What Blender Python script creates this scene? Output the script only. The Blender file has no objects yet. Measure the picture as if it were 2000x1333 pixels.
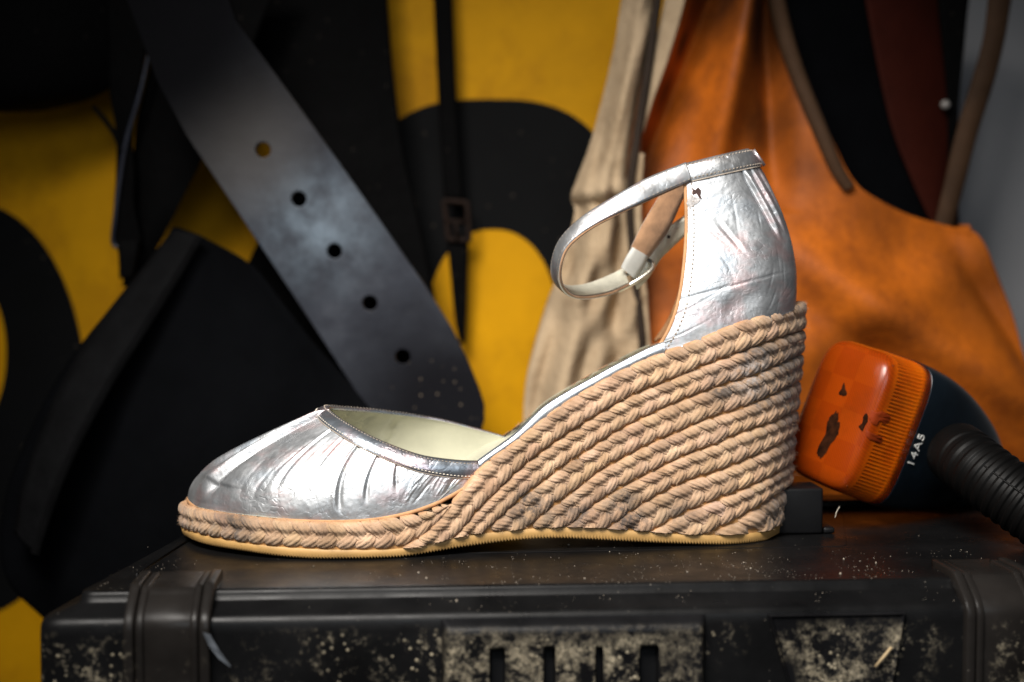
import bpy, bmesh, math, random
import numpy as np
from mathutils import Vector, Matrix, noise as mnoise

random.seed(7)
rng = np.random.default_rng(11)
sc = bpy.context.scene
COL = sc.collection

# ------------------------------------------------------------------ camera model (metres)
PIT = math.radians(3.4)
K = 0.0002 / 0.56
CY = -0.56
S_, C_ = math.sin(PIT), math.cos(PIT)


def ray(px, py):
    dx = (np.asarray(px, float) - 1000.0) * K
    dy = (666.5 - np.asarray(py, float)) * K
    return dx, C_ + dy * S_, dy * C_ - S_


_dx, _dyw, _dz = ray(650, 1097)
CZ = float(-_dz * (0 - CY) / _dyw)          # the shoe's ball touches z = 0


def W(px, py, Y):
    """point seen at pixel (px,py) of the 2000 px photo at world depth Y"""
    dx, dyw, dz = ray(px, py)
    t = (np.asarray(Y, float) - CY) / dyw
    return np.stack(np.broadcast_arrays(dx * t, np.asarray(Y, float), CZ + dz * t), -1)


def w1(px, py, Y):
    return Vector([float(v) for v in W(px, py, Y)])


# ------------------------------------------------------------------ helpers
def cr(pts, n=400, closed=False):
    """Catmull-Rom through pts (k,d), resampled uniformly in parameter"""
    p = np.asarray(pts, float)
    k = len(p)
    if closed:
        q = np.vstack([p[-1], p, p[0], p[1]])
        seg = k
    else:
        q = np.vstack([2 * p[0] - p[1], p, 2 * p[-1] - p[-2]])
        seg = k - 1
    t = np.linspace(0, seg, n, endpoint=not closed)
    i = np.minimum(t.astype(int), seg - 1)
    f = (t - i)[:, None]
    a, b, c, d = q[i], q[i + 1], q[i + 2], q[i + 3]
    return 0.5 * ((2 * b) + (-a + c) * f + (2 * a - 5 * b + 4 * c - d) * f ** 2 + (-a + 3 * b - 3 * c + d) * f ** 3)


def arclen(p):
    return np.concatenate([[0], np.cumsum(np.linalg.norm(np.diff(p, axis=0), axis=1))])


def resample(p, n):
    s = arclen(p)
    t = np.linspace(0, s[-1], n)
    return np.stack([np.interp(t, s, p[:, j]) for j in range(p.shape[1])], -1)


def link(name, me, mat=None, parent=None, smooth=True):
    o = bpy.data.objects.new(name, me)
    COL.objects.link(o)
    if mat is not None:
        for m in (mat if isinstance(mat, (list, tuple)) else [mat]):
            me.materials.append(m)
    if parent is not None:
        o.parent = parent
    if smooth and len(me.polygons):
        me.polygons.foreach_set('use_smooth', [True] * len(me.polygons))
    return o


def mesh(name, v, f, mat=None, parent=None, smooth=True, uv=None):
    me = bpy.data.meshes.new(name)
    if isinstance(v, np.ndarray):
        v = v.reshape(-1, 3)
    v = np.asarray(v, np.float32).reshape(-1, 3)
    if isinstance(f, np.ndarray):
        nf, k = f.shape
        me.vertices.add(len(v)); me.vertices.foreach_set('co', v.ravel())
        me.loops.add(nf * k); me.loops.foreach_set('vertex_index', f.ravel().astype(np.int32))
        me.polygons.add(nf)
        me.polygons.foreach_set('loop_start', np.arange(nf, dtype=np.int32) * k)
        me.polygons.foreach_set('loop_total', np.full(nf, k, np.int32))
        me.update(calc_edges=True)
    else:
        me.from_pydata([tuple(map(float, x)) for x in v], [], [tuple(map(int, q)) for q in f])
    if uv is not None:
        l = me.uv_layers.new(name='UVMap')
        vi = np.empty(len(me.loops), np.int32); me.loops.foreach_get('vertex_index', vi)
        l.data.foreach_set('uv', np.asarray(uv, np.float32).reshape(-1, 2)[vi].ravel())
    me.validate()
    return link(name, me, mat, parent, smooth)


def gridfaces(nu, nv, closed_u=False, off=0):
    """vertex index = iu*nv+iv"""
    iu = np.arange(nu if closed_u else nu - 1)
    iv = np.arange(nv - 1)
    a, b = np.meshgrid(iu, iv, indexing='ij')
    a2 = (a + 1) % nu
    return (np.stack([a * nv + b, a2 * nv + b, a2 * nv + b + 1, a * nv + b + 1], -1).reshape(-1, 4) + off)


def solid(o, t, offset=-1.0, rim=None, mat_off=0):
    m = o.modifiers.new('thickness', 'SOLIDIFY')
    m.thickness = t; m.offset = offset; m.use_even_offset = False
    m.material_offset = mat_off
    m.material_offset_rim = mat_off if rim is None else rim
    return o


def thing(name, label, cat, loc=(0, 0, 0), group=None):
    o = bpy.data.objects.new(name, None)
    COL.objects.link(o)
    o.empty_display_size = 0.01
    o['label'] = label; o['category'] = cat
    if group: o['group'] = group
    o.location = loc
    return o


def tag(o, label, cat, group=None):
    o['label'] = label; o['category'] = cat
    if group: o['group'] = group
    return o


def ribbon(name, A, B, mat, parent, nv=5, thick=0.001, n=160, crown=0.0):
    """band lofted between two edge curves given as world points"""
    a = resample(cr(A, 600), n); b = resample(cr(B, 600), n)
    v = np.linspace(0, 1, nv)[None, :, None]
    g = a[:, None] * (1 - v) + b[:, None] * v
    if crown:
        tan = np.gradient((a + b) / 2, axis=0); wd = b - a
        nn = np.cross(tan, wd); nn /= np.linalg.norm(nn, axis=1, keepdims=True) + 1e-12
        g = g + nn[:, None] * (crown * 4 * v * (1 - v))
    u = np.linspace(0, 1, n)
    uv = np.stack(np.broadcast_arrays(u[:, None], v[0, :, 0][None]), -1)
    o = mesh(name, g, gridfaces(n, nv), mat, parent, uv=uv)
    if thick: solid(o, thick, 0.0)
    return o


def tube_data(path, rad, ns=12, cap=True):
    p = np.asarray(path, float); n = len(p)
    r = np.broadcast_to(np.asarray(rad, float), (n,))
    t = np.gradient(p, axis=0); t /= np.linalg.norm(t, axis=1, keepdims=True)
    ref = np.array([0.13, 0.97, 0.21])
    x = np.cross(t, ref); x /= np.linalg.norm(x, axis=1, keepdims=True)
    y = np.cross(t, x)
    th = np.linspace(0, 2 * np.pi, ns, endpoint=False)
    v = p[:, None] + r[:, None, None] * (np.cos(th)[None, :, None] * x[:, None] + np.sin(th)[None, :, None] * y[:, None])
    fs = []
    for i in range(n - 1):
        for j in range(ns):
            k = (j + 1) % ns
            fs.append((i * ns + j, i * ns + k, (i + 1) * ns + k, (i + 1) * ns + j))
    if cap:
        fs.append(tuple(range(ns))[::-1]); fs.append(tuple((n - 1) * ns + j for j in range(ns)))
    return v.reshape(-1, 3), fs


def tube(name, path, rad, mat, parent=None, ns=12):
    v, f = tube_data(path, rad, ns)
    return mesh(name, v, f, mat, parent)


class MB:
    def __init__(s): s.v = []; s.f = []
    def add(s, v, f):
        o = len(s.v); s.v += [tuple(map(float, x)) for x in v]; s.f += [tuple(int(i) + o for i in q) for q in f]
    def build(s, name, mat, parent=None, smooth=True): return mesh(name, s.v, s.f, mat, parent, smooth)


def stitches(name, line, nrm, mat, parent, pitch=0.0011, ln=0.00062, wd=0.0002, lift=0.00025):
    """a row of short threads lying along a world polyline"""
    p = np.asarray(line, float); s = arclen(p)
    m = MB()
    k = int(s[-1] / pitch)
    for i in range(k):
        c0 = (i + 0.25) * pitch; c1 = c0 + ln
        a = np.array([np.interp(c0, s, p[:, j]) for j in range(3)])
        b = np.array([np.interp(c1, s, p[:, j]) for j in range(3)])
        nn = np.array([np.interp(c0, s, nrm[:, j]) for j in range(3)]); nn /= np.linalg.norm(nn) + 1e-12
        t = (b - a); t /= np.linalg.norm(t) + 1e-12
        x = np.cross(t, nn)
        mid = (a + b) / 2 + nn * lift
        vs = [a + x * wd, a - x * wd, b - x * wd, b + x * wd, mid + x * wd * .8 + nn * wd * .5, mid - x * wd * .8 + nn * wd * .5]
        m.add(vs, [(0, 1, 5, 4), (4, 5, 2, 3), (0, 4, 3), (1, 2, 5)])
    return m.build(name, mat, parent, False)


# ------------------------------------------------------------------ materials
def newmat(name):
    m = bpy.data.materials.new(name); m.use_nodes = True
    nt = m.node_tree; b = nt.nodes['Principled BSDF']
    return m, nt, b


def nd(nt, t, **kw):
    n = nt.nodes.new(t)
    for k, v in kw.items():
        if k.startswith('i_'):
            n.inputs[k[2:].replace('_', ' ')].default_value = v
        else:
            setattr(n, k, v)
    return n


def coords(nt, which='Object'):
    return nd(nt, 'ShaderNodeTexCoord').outputs[which]


def mapping(nt, vec, scale=(1, 1, 1), loc=(0, 0, 0), rot=(0, 0, 0)):
    m = nd(nt, 'ShaderNodeMapping')
    m.inputs['Scale'].default_value = scale; m.inputs['Location'].default_value = loc; m.inputs['Rotation'].default_value = rot
    nt.links.new(vec, m.inputs['Vector'])
    return m.outputs[0]


def noise(nt, vec, scale, detail=4, rough=0.55, dist=0.0, out='Fac'):
    n = nd(nt, 'ShaderNodeTexNoise')
    n.inputs['Scale'].default_value = scale; n.inputs['Detail'].default_value = detail
    n.inputs['Roughness'].default_value = rough; n.inputs['Distortion'].default_value = dist
    nt.links.new(vec, n.inputs['Vector'])
    return n.outputs[out]


def ramp(nt, fac, stops, interp='LINEAR'):
    r = nd(nt, 'ShaderNodeValToRGB'); r.color_ramp.interpolation = interp
    el = r.color_ramp.elements
    while len(el) < len(stops): el.new(0.5)
    for e, (p, c) in zip(el, stops):
        e.position = p
        e.color = (c, c, c, 1) if isinstance(c, (int, float)) else (*c[:3], 1)
    nt.links.new(fac, r.inputs[0])
    return r.outputs[0]


def mix(nt, fac, a, b, mode='MIX'):
    m = nd(nt, 'ShaderNodeMix', data_type='RGBA', blend_type=mode)
    if isinstance(fac, (int, float)): m.inputs[0].default_value = fac
    else: nt.links.new(fac, m.inputs[0])
    for s, v in ((6, a), (7, b)):
        if isinstance(v, (tuple, list)): m.inputs[s].default_value = (*v[:3], 1)
        elif isinstance(v, (int, float)): m.inputs[s].default_value = (v, v, v, 1)
        else: nt.links.new(v, m.inputs[s])
    return m.outputs[2]


def math_(nt, op, a, b=None, clamp=False):
    m = nd(nt, 'ShaderNodeMath', operation=op, use_clamp=clamp)
    for i, v in enumerate((a, b)):
        if v is None: continue
        if isinstance(v, (int, float)): m.inputs[i].default_value = v
        else: nt.links.new(v, m.inputs[i])
    return m.outputs[0]


def bump(nt, h, strength, dist, b, prev=None):
    n = nd(nt, 'ShaderNodeBump'); n.inputs['Strength'].default_value = strength; n.inputs['Distance'].default_value = dist
    nt.links.new(h, n.inputs['Height'])
    if prev is not None: nt.links.new(prev, n.inputs['Normal'])
    if b is not None: nt.links.new(n.outputs[0], b.inputs['Normal'])
    return n.outputs[0]


def setp(nt, b, **kw):
    names = dict(color='Base Color', rough='Roughness', metal='Metallic', spec='Specular IOR Level', coat='Coat Weight',
                 coatr='Coat Roughness', trans='Transmission Weight', ior='IOR', sheen='Sheen Weight', alpha='Alpha', sss='Subsurface Weight')
    for k, v in kw.items():
        s = b.inputs[names[k]]
        if isinstance(v, (int, float)): s.default_value = v
        elif isinstance(v, tuple): s.default_value = (*v[:3], 1)
        else: nt.links.new(v, s)


def blob(nt, pos, c, r, soft=0.6):
    """1 inside a soft ball round world point c, 0 outside"""
    d = nd(nt, 'ShaderNodeVectorMath', operation='DISTANCE')
    nt.links.new(pos, d.inputs[0]); d.inputs[1].default_value = tuple(c)
    mr = nd(nt, 'ShaderNodeMapRange', interpolation_type='SMOOTHSTEP')
    mr.inputs['From Min'].default_value = r; mr.inputs['From Max'].default_value = r * (1 - soft)
    nt.links.new(d.outputs['Value'], mr.inputs['Value'])
    return mr.outputs[0]


def plain(name, color, rough=0.6, metal=0.0, var=0.25, vscale=60, bumps=0.15, bscale=400, bdist=0.0004, **kw):
    m, nt, b = newmat(name)
    co = coords(nt)
    n = noise(nt, co, vscale, 5, 0.6)
    dark = tuple(c * (1 - var) for c in color); light = tuple(min(1, c * (1 + var)) for c in color)
    setp(nt, b, color=ramp(nt, n, [(0.3, dark), (0.7, light)]), rough=rough, metal=metal, **kw)
    if bumps: bump(nt, noise(nt, co, bscale, 4, 0.6), bumps, bdist, b)
    return m


def mat_silver(name, base=(0.55, 0.565, 0.58), rough=0.3, wr=0.35, pink=True, dark=False):
    m, nt, b = newmat(name)
    co = coords(nt)
    n1 = noise(nt, co, 42, 3, 0.55)
    c = ramp(nt, n1, [(0.30, tuple(x * 0.88 for x in base)), (0.55, base), (0.75, tuple(min(1, x * 1.1) for x in base))])
    if pink:
        n2 = noise(nt, mapping(nt, co, (1, 1, 1.6), (3.1, 1.7, 0.4)), 55, 3, 0.6)
        c = mix(nt, ramp(nt, n2, [(0.50, 0.0), (0.70, 0.6)]), c, (0.70, 0.45, 0.44))
        n3 = noise(nt, mapping(nt, co, (1, 1, 1.3), (9.1, 4.7, 2.4)), 38, 3, 0.6)
        c = mix(nt, ramp(nt, n3, [(0.54, 0.0), (0.74, 0.5)]), c, (0.52, 0.62, 0.72))
    # worn specks and hairline scratches where the foil is gone
    sp = noise(nt, co, 900, 2, 0.5)
    c = mix(nt, ramp(nt, sp, [(0.70, 0.0), (0.76, 0.6)]), c, (0.30, 0.28, 0.27))
    v = nd(nt, 'ShaderNodeTexVoronoi', feature='DISTANCE_TO_EDGE'); v.inputs['Scale'].default_value = 210
    wv = noise(nt, co, 60, 3, 0.6, 0, 'Color')
    mv = nd(nt, 'ShaderNodeVectorMath', operation='MULTIPLY_ADD')
    nt.links.new(wv, mv.inputs[0]); mv.inputs[1].default_value = (0.02, 0.02, 0.02); nt.links.new(co, mv.inputs[2])
    nt.links.new(mapping(nt, mv.outputs[0], (0.55, 1, 1.25)), v.inputs['Vector'])
    crease = ramp(nt, v.outputs['Distance'], [(0.0, 0.0), (0.09, 1.0)])
    patch = ramp(nt, noise(nt, mapping(nt, co, (1, 1, 1), (5, 2, 1)), 50, 3), [(0.42, 1.0), (0.6, 0.35)])
    crease = math_(nt, 'MAXIMUM', crease, patch)
    setp(nt, b, color=c, metal=0.88, rough=ramp(nt, noise(nt, co, 120, 4), [(0.3, rough - 0.05), (0.7, rough + 0.12)]), spec=0.5)
    fine = noise(nt, mapping(nt, co, (1, 1, 0.7)), 620, 5, 0.62)
    big = noise(nt, mapping(nt, co, (1, 1, 1), (1, 7, 3)), 85, 3, 0.5)
    p = bump(nt, fine, 0.22 * wr, 0.0005, None)
    p = bump(nt, big, 0.75 * wr, 0.004, None, p)
    bump(nt, crease, 0.55 * wr, 0.0006, b, p)
    return m


def mat_rope():
    m, nt, b = newmat('rope_fibre')
    geo = nd(nt, 'ShaderNodeNewGeometry').outputs['Position']
    co = geo
    n1 = noise(nt, co, 130, 4, 0.6)
    c = ramp(nt, n1, [(0.28, (0.31, 0.195, 0.118)), (0.5, (0.45, 0.295, 0.186)), (0.72, (0.60, 0.415, 0.275))])
    a = nd(nt, 'ShaderNodeAttribute', attribute_name='tint')
    c = mix(nt, 0.62, c, a.outputs['Color'], 'MULTIPLY')
    # fine fibre streaks along the yarn
    uv = coords(nt, 'UV')
    st = noise(nt, mapping(nt, uv, (3, 46, 1)), 3.0, 3, 0.6)
    c = mix(nt, ramp(nt, st, [(0.30, 0.45), (0.55, 0.0)]), c, (0.15, 0.080, 0.045))
    c = mix(nt, ramp(nt, st, [(0.55, 0.0), (0.8, 0.35)]), c, (0.72, 0.50, 0.32))
    # grime: heel back, lower wedge, toe
    dn = noise(nt, co, 260, 5, 0.7)
    dn2 = noise(nt, co, 75, 3, 0.6)
    g = None
    for (px, py, Y, r, k) in ((1490, 735, .034, .020, .95), (1560, 700, .055, .024, 1.0), (1555, 780, .055, .022, .9), (1420, 760, .026, .012, .6),
                              (1530, 1010, .045, .022, .8), (1560, 880, .055, .018, .6), (1110, 1000, .018, .016, .75), (1030, 990, .015, .013, .6), (1220, 1010, .02, .018, .7),
                              (1010, 800, .012, .012, .45), (450, 1040, .012, .018, .5), (1330, 1010, .022, .012, .5)):
        q = math_(nt, 'MULTIPLY', blob(nt, geo, W(px, py, Y), r, 0.9), k)
        g = q if g is None else math_(nt, 'MAXIMUM', g, q)
    gm = math_(nt, 'MULTIPLY', math_(nt, 'MULTIPLY', g, 2.2, True), ramp(nt, dn, [(0.36, 0.0), (0.54, 1.0)]))
    gm = math_(nt, 'MULTIPLY', gm, ramp(nt, dn2, [(0.32, 0.35), (0.55, 1.0)]))
    c = mix(nt, math_(nt, 'MULTIPLY', gm, 0.9, True), c, (0.075, 0.062, 0.055))
    gg = blob(nt, geo, W(1475, 735, .03), .014, 0.9)
    c = mix(nt, math_(nt, 'MULTIPLY', gg, ramp(nt, noise(nt, mapping(nt, co, (1, 1, 1), (2, 2, 2)), 420, 4, .7), [(0.42, 0.0), (0.62, 0.75)])), c, (0.36, 0.34, 0.33))
    setp(nt, b, color=c, rough=1.0, spec=0.04, sheen=0.2)
    p = bump(nt, st, 0.55, 0.0005, None)
    bump(nt, noise(nt, co, 2600, 3, 0.6), 0.35, 0.0003, b, p)
    return m


M = {}
M['rope'] = mat_rope()
M['core'] = plain('wedge_core_glue', (0.42, 0.21, 0.07), 0.8, vscale=150)
M['gum'] = plain('gum_rubber', (0.44, 0.255, 0.085), 0.55, var=0.18, vscale=70, bumps=0.2, bscale=900, bdist=0.0003, sss=0.0)
M['silver'] = mat_silver('silver_leather', wr=0.32, rough=0.42)
M['silver_smooth'] = mat_silver('silver_strap_leather', base=(0.62, 0.62, 0.62), wr=0.26, rough=0.34)
M['silver_dark'] = mat_silver('silver_binding_leather', base=(0.33, 0.36, 0.40), wr=0.22, rough=0.24)
M['silver_edge'] = mat_silver('silver_insole_edge', base=(0.66, 0.69, 0.72), wr=0.1, rough=0.28, pink=False)
M['cream'] = plain('cream_lining', (0.47, 0.46, 0.35), 0.6, var=0.12, vscale=50, bumps=0.1)
M['suede'] = plain('brown_suede', (0.30, 0.165, 0.085), 0.95, var=0.3, vscale=180, bumps=0.5, bscale=1500, sheen=0.4)
M['tan_edge'] = plain('tan_leather_edge', (0.42, 0.22, 0.10), 0.8, vscale=200)
M['thread'] = plain('stitch_thread', (0.30, 0.25, 0.20), 0.8, vscale=300)
M['thread_light'] = plain('pale_stitch_thread', (0.62, 0.56, 0.47), 0.8, vscale=300)
M['tear'] = plain('torn_leather', (0.045, 0.022, 0.018), 0.9, vscale=500)
M['buckle'] = plain('buckle_metal', (0.72, 0.68, 0.58), 0.3, metal=0.9, var=0.1)
M['elastic'] = plain('grey_white_keeper', (0.50, 0.49, 0.45), 0.5, var=0.12, vscale=90)


# ------------------------------------------------------------------ SHOE
SHOE = thing('wedge_shoe', 'silver leather wedge espadrille with braided rope sole standing on black toolbox lid', 'shoe', tuple(W(1000, 1070, .04) * [1, 1, 0]))
SHOE_LOC = np.array(SHOE.location)


def sh(name, v, f, mat, parent=None, **kw):
    """mesh child of the shoe: vertices are given in world space"""
    return mesh(name, np.asarray(v, float).reshape(-1, 3), f, mat, parent or SHOE, **kw)


NEAR = [(349, .0405), (363, .0285), (388, .0200), (430, .0122), (500, .0042), (580, .0009), (650, 0.0), (730, .0012), (800, .0042), (900, .0100), (1000, .0152),
        (1100, .0188), (1200, .0215), (1300, .0242), (1400, .0272), (1460, .0305), (1510, .0365), (1545, .0460), (1565, .0560)]
FAR = [(1562, .0740), (1535, .0830), (1490, .0885), (1420, .0900), (1300, .0872), (1200, .0850), (1100, .0835), (1000, .0835), (850, .0855),
       (750, .0875), (650, .0885), (560, .0870), (470, .0805), (405, .0745), (368, .0675), (350, .0590)]
pts = [W(345, 1000, .050)[:2]]
pts += [W(p, 1000, y)[:2] for p, y in NEAR]
pts += [W(1573, 800, .065)[:2]]
for p, y in FAR:
    x = (p - 1000) * K * (.56 + min(y, .066) * .5 + .022)
    if p > 1480: x = (p - 1000) * K * (.56 + .066)
    if p < 480: x = (p - 1000) * K * (.56 + .050)
    pts.append(np.array([x, y]))
OUT = cr(pts, 4000, closed=True)
OUT = np.vstack([OUT, OUT[:1]])
_s = arclen(OUT)
SL = _s[-1]
ON = 4000
OUT = np.stack([np.interp(np.linspace(0, SL, ON + 1), _s, OUT[:, j]) for j in range(2)], -1)[:-1]
OS = np.linspace(0, SL, ON, endpoint=False)
_t = (np.roll(OUT, -1, 0) - np.roll(OUT, 1, 0)); _t /= np.linalg.norm(_t, axis=1, keepdims=True)
for _ in range(40):
    _t = (_t + np.roll(_t, 1, 0) + np.roll(_t, -1, 0)); _t /= np.linalg.norm(_t, axis=1, keepdims=True)
ONRM = np.stack([_t[:, 1], -_t[:, 0]], -1)       # near side runs +X, so outward is -Y
IH = int(np.argmax(OUT[:, 0])); SH = OS[IH]      # heel tip


def oxy(S):
    """outline point and outward normal at arc length S (any sign)"""
    q = np.mod(np.asarray(S, float), SL) / SL * ON
    i = np.floor(q).astype(int) % ON; f = (q - np.floor(q))[..., None]; j = (i + 1) % ON
    return OUT[i] * (1 - f) + OUT[j] * f, ONRM[i] * (1 - f) + ONRM[j] * f


ZTOP = 0.085


def wallpt(S, z, n):
    p, nr = oxy(S)
    S = np.mod(S, SL)
    back = np.exp(-((S - SH) / 0.032) ** 2)
    nn = n - 0.0065 * back * np.clip(1 - z / ZTOP, 0, 1.2)
    return np.concatenate([p + nr * nn[..., None], np.asarray(z)[..., None]], -1)


def wall(px, py, inset=0.0008):
    """(S,z) of the near wall point seen at a pixel"""
    P = OUT - ONRM * inset
    P = P[:IH + 1]
    dx, dyw, dz = ray(px, py)
    t = (P[:, 1] - CY) / dyw
    e = dx * t - P[:, 0]
    k = np.where((e[:-1] >= 0) & (e[1:] < 0))[0]
    if len(k) == 0:
        i = int(np.argmin(np.abs(e)))
    else:
        i = int(k[0])
    return OS[i], CZ + dz * t[i]


def curve_z(pxs, dense=300, flat=True):
    """near wall pixel curve -> (S,z) samples; beyond the last point it levels off at the heel tip"""
    p = cr(pxs, dense)
    q = np.array([wall(a, b) for a, b in p])
    o = np.argsort(q[:, 0]); q = q[o]
    k = np.concatenate([[True], np.diff(q[:, 0]) > 1e-6])
    return q[k]


FAR_DROP = .0013


def mirror_heel(q):
    """extend a near (S,z) curve round the heel and along the far side"""
    s, z = q[:, 0], q[:, 1]
    m = s < SH - 0.012
    s, z = s[m], z[m]
    sl = (z[-1] - z[-8]) / (s[-1] - s[-8])
    d = SH - s[-1]
    ss = np.linspace(0, 1, 20)[1:]
    s2 = s[-1] + d * ss
    z2 = z[-1] + sl * d * (ss - ss ** 2 / 2)
    s = np.concatenate([s, s2]); z = np.concatenate([z, z2])
    r = (SL - SH) / SH
    sm = SH + (SH - s[::-1][1:]) * r
    low = np.clip((sm - SH - .02) / .04, 0, 1)
    zf = z[::-1][1:] - FAR_DROP * low * low * (3 - 2 * low)
    return np.stack([np.concatenate([s, sm]), np.concatenate([z, zf])], -1)


# sole: top and bottom heights
SB = [(352, 1047), (374, 1059), (410, 1069), (464, 1078), (536, 1089), (608, 1095), (680, 1097), (760, 1094), (830, 1085), (900, 1073), (1000, 1060), (1080, 1055),
      (1150, 1057), (1250, 1062), (1350, 1066), (1440, 1067), (1500, 1061), (1535, 1050)]
ST = [(352, 1035), (392, 1046), (446, 1057), (500, 1065), (572, 1071), (630, 1074), (680, 1075), (760, 1074), (830, 1066), (900, 1049), (1000, 1037), (1080, 1031),
      (1150, 1031), (1250, 1038), (1350, 1045), (1440, 1045), (1500, 1039), (1535, 1028)]
qb, qt = curve_z(SB), curve_z(ST)


def sole_fn(q):
    s = np.concatenate([[0.0], q[:, 0], [SH]])
    z = np.concatenate([[q[0, 1] + .0008], q[:, 1], [q[-1, 1]]])
    r = (SL - SH) / SH
    s2 = SH + (SH - s[::-1][1:]) * r
    ss = np.concatenate([s, s2]); zz = np.concatenate([z, z[::-1][1:]])

    def f(S):
        return np.interp(np.mod(S, SL), ss, zz)
    return f


zb_, zt_ = sole_fn(qb), sole_fn(qt)
BOXZ = 0.0
zb = lambda S: np.maximum(zb_(S), BOXZ + 0.0002)
zt = lambda S: np.maximum(zt_(S), zb(S) + 0.0020)

# --- outsole with a saw-tooth lower edge
teeth = int(SL / 0.00128)
nS = teeth * 4
S = np.arange(nS) / nS * SL
tooth = np.abs(((np.arange(nS) % 4) / 4.0) - 0.5) * 2
INS = 0.0022
rows = []
for n_, zf in ((-.012, 'b'), (-INS - .0006, 'b'), (-INS, 'b+'), (-INS, 'm'), (-INS + .0003, 't-'), (-INS - .0006, 't'), (-.012, 't')):
    zB = zb(S) + tooth * 0.0009
    zz = {'b': zB, 'b+': zB + .0004, 'm': (zb(S) + zt(S)) / 2, 't-': zt(S) - .0005, 't': zt(S)}[zf]
    rows.append(wallpt(S, zz, np.full(nS, n_)))
g = np.stack(rows, 1)
sole = sh('outsole', g - SHOE_LOC, gridfaces(nS, 7, True), M['gum'])
# the bottom and top of the sole are closed inside by sheets across
XS = np.linspace(OUT[:, 0].min() + .01, OUT[:, 0].max() - .012, 140)


def across(fn, n_in, nv=9, xs=None, zfun=None):
    """sheet spanning near to far side, zfun(S)->z on the near side"""
    xs = XS if xs is None else xs
    near = OUT[:IH + 1]; far = OUT[IH:][::-1]
    nx = near + ONRM[:IH + 1] * n_in
    fx = far + ONRM[IH:][::-1] * n_in
    sn = np.interp(xs, nx[:, 0], OS[:IH + 1])
    yn = np.interp(xs, nx[:, 0], nx[:, 1]); yf = np.interp(xs, fx[:, 0], fx[:, 1])
    z = zfun(sn)
    v = np.linspace(0, 1, nv)
    Y = yn[:, None] * (1 - v) + yf[:, None] * v
    return np.stack([np.broadcast_to(xs[:, None], Y.shape), Y, np.broadcast_to(z[:, None], Y.shape)], -1)


gb = across(None, -.009, zfun=lambda s: zb(s) + .0008)
sh('sole_tread', gb - SHOE_LOC, gridfaces(len(XS), 9), M['gum'], sole)

# --- rope braid boundaries (photo pixels on the near wall)
B0T = [(350, 985), (374, 993), (428, 1003), (500, 1012), (590, 1020), (680, 1022), (760, 1015), (830, 1001), (880, 982), (910, 962), (930, 944)]
B0B = [(352, 1036), (392, 1047), (446, 1058), (500, 1066), (572, 1072), (630, 1075), (680, 1076), (760, 1075), (798, 1066), (825, 1050), (856, 1024), (874, 999), (892, 975), (912, 956), (930, 946)]
L = [
    [(740, 1100), (770, 1080), (798, 1064), (825, 1046), (856, 1022), (874, 999), (892, 974), (928, 932), (952, 899), (1014, 857), (1073, 810), (1118, 778), (1167, 749), (1212, 724), (1253, 706), (1280, 694), (1366, 663), (1442, 630), (1500, 612), (1545, 598)],
    [(790, 1130), (830, 1104), (870, 1072), (900, 1040), (929, 1005), (974, 957), (1012, 921), (1044, 894), (1087, 863), (1127, 836), (1186, 800), (1240, 770), (1307, 744), (1375, 715), (1420, 699), (1472, 679), (1510, 666), (1550, 653)],
    [(850, 1120), (905, 1080), (956, 1034), (994, 996), (1035, 962), (1080, 926), (1136, 888), (1188, 854), (1240, 825), (1296, 798), (1339, 780), (1397, 758), (1465, 738), (1505, 722), (1550, 703)],
    [(920, 1120), (980, 1075), (1035, 1030), (1084, 987), (1130, 955), (1170, 921), (1215, 897), (1240, 883), (1285, 861), (1330, 843), (1384, 818), (1429, 805), (1454, 797), (1521, 770), (1550, 757)],
    [(1000, 1110), (1060, 1068), (1116, 1025), (1138, 1007), (1168, 982), (1210, 955), (1240, 939), (1298, 910), (1352, 885), (1397, 870), (1442, 849), (1499, 831), (1550, 813)],
    [(1090, 1090), (1150, 1056), (1201, 1025), (1240, 996), (1296, 962), (1352, 937), (1402, 922), (1438, 908), (1494, 885), (1550, 861)],
    [(1160, 1100), (1225, 1066), (1287, 1032), (1334, 1005), (1384, 984), (1406, 975), (1442, 962), (1487, 944), (1550, 917)],
    [(1270, 1100), (1335, 1068), (1395, 1038), (1427, 1023), (1465, 1002), (1519, 973), (1550, 959)],
    [(1400, 1130), (1450, 1100), (1495, 1070), (1530, 1045), (1550, 1030)],
]
LQ = [curve_z(l) for l in L]
TOPF = mirror_heel(LQ[0])


def toe_curve(p):
    q = curve_z(p)
    s = np.concatenate([[0.0], q[:, 0]]); z = np.concatenate([[q[0, 1] + .0006], q[:, 1]])
    r = (SL - SH) / SH
    sf = -s[::-1][:-1] * r
    return np.stack([np.concatenate([sf, s]), np.concatenate([z[::-1][:-1], z])], -1)


Q0T, Q0B = toe_curve(B0T), toe_curve(B0B)


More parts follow.
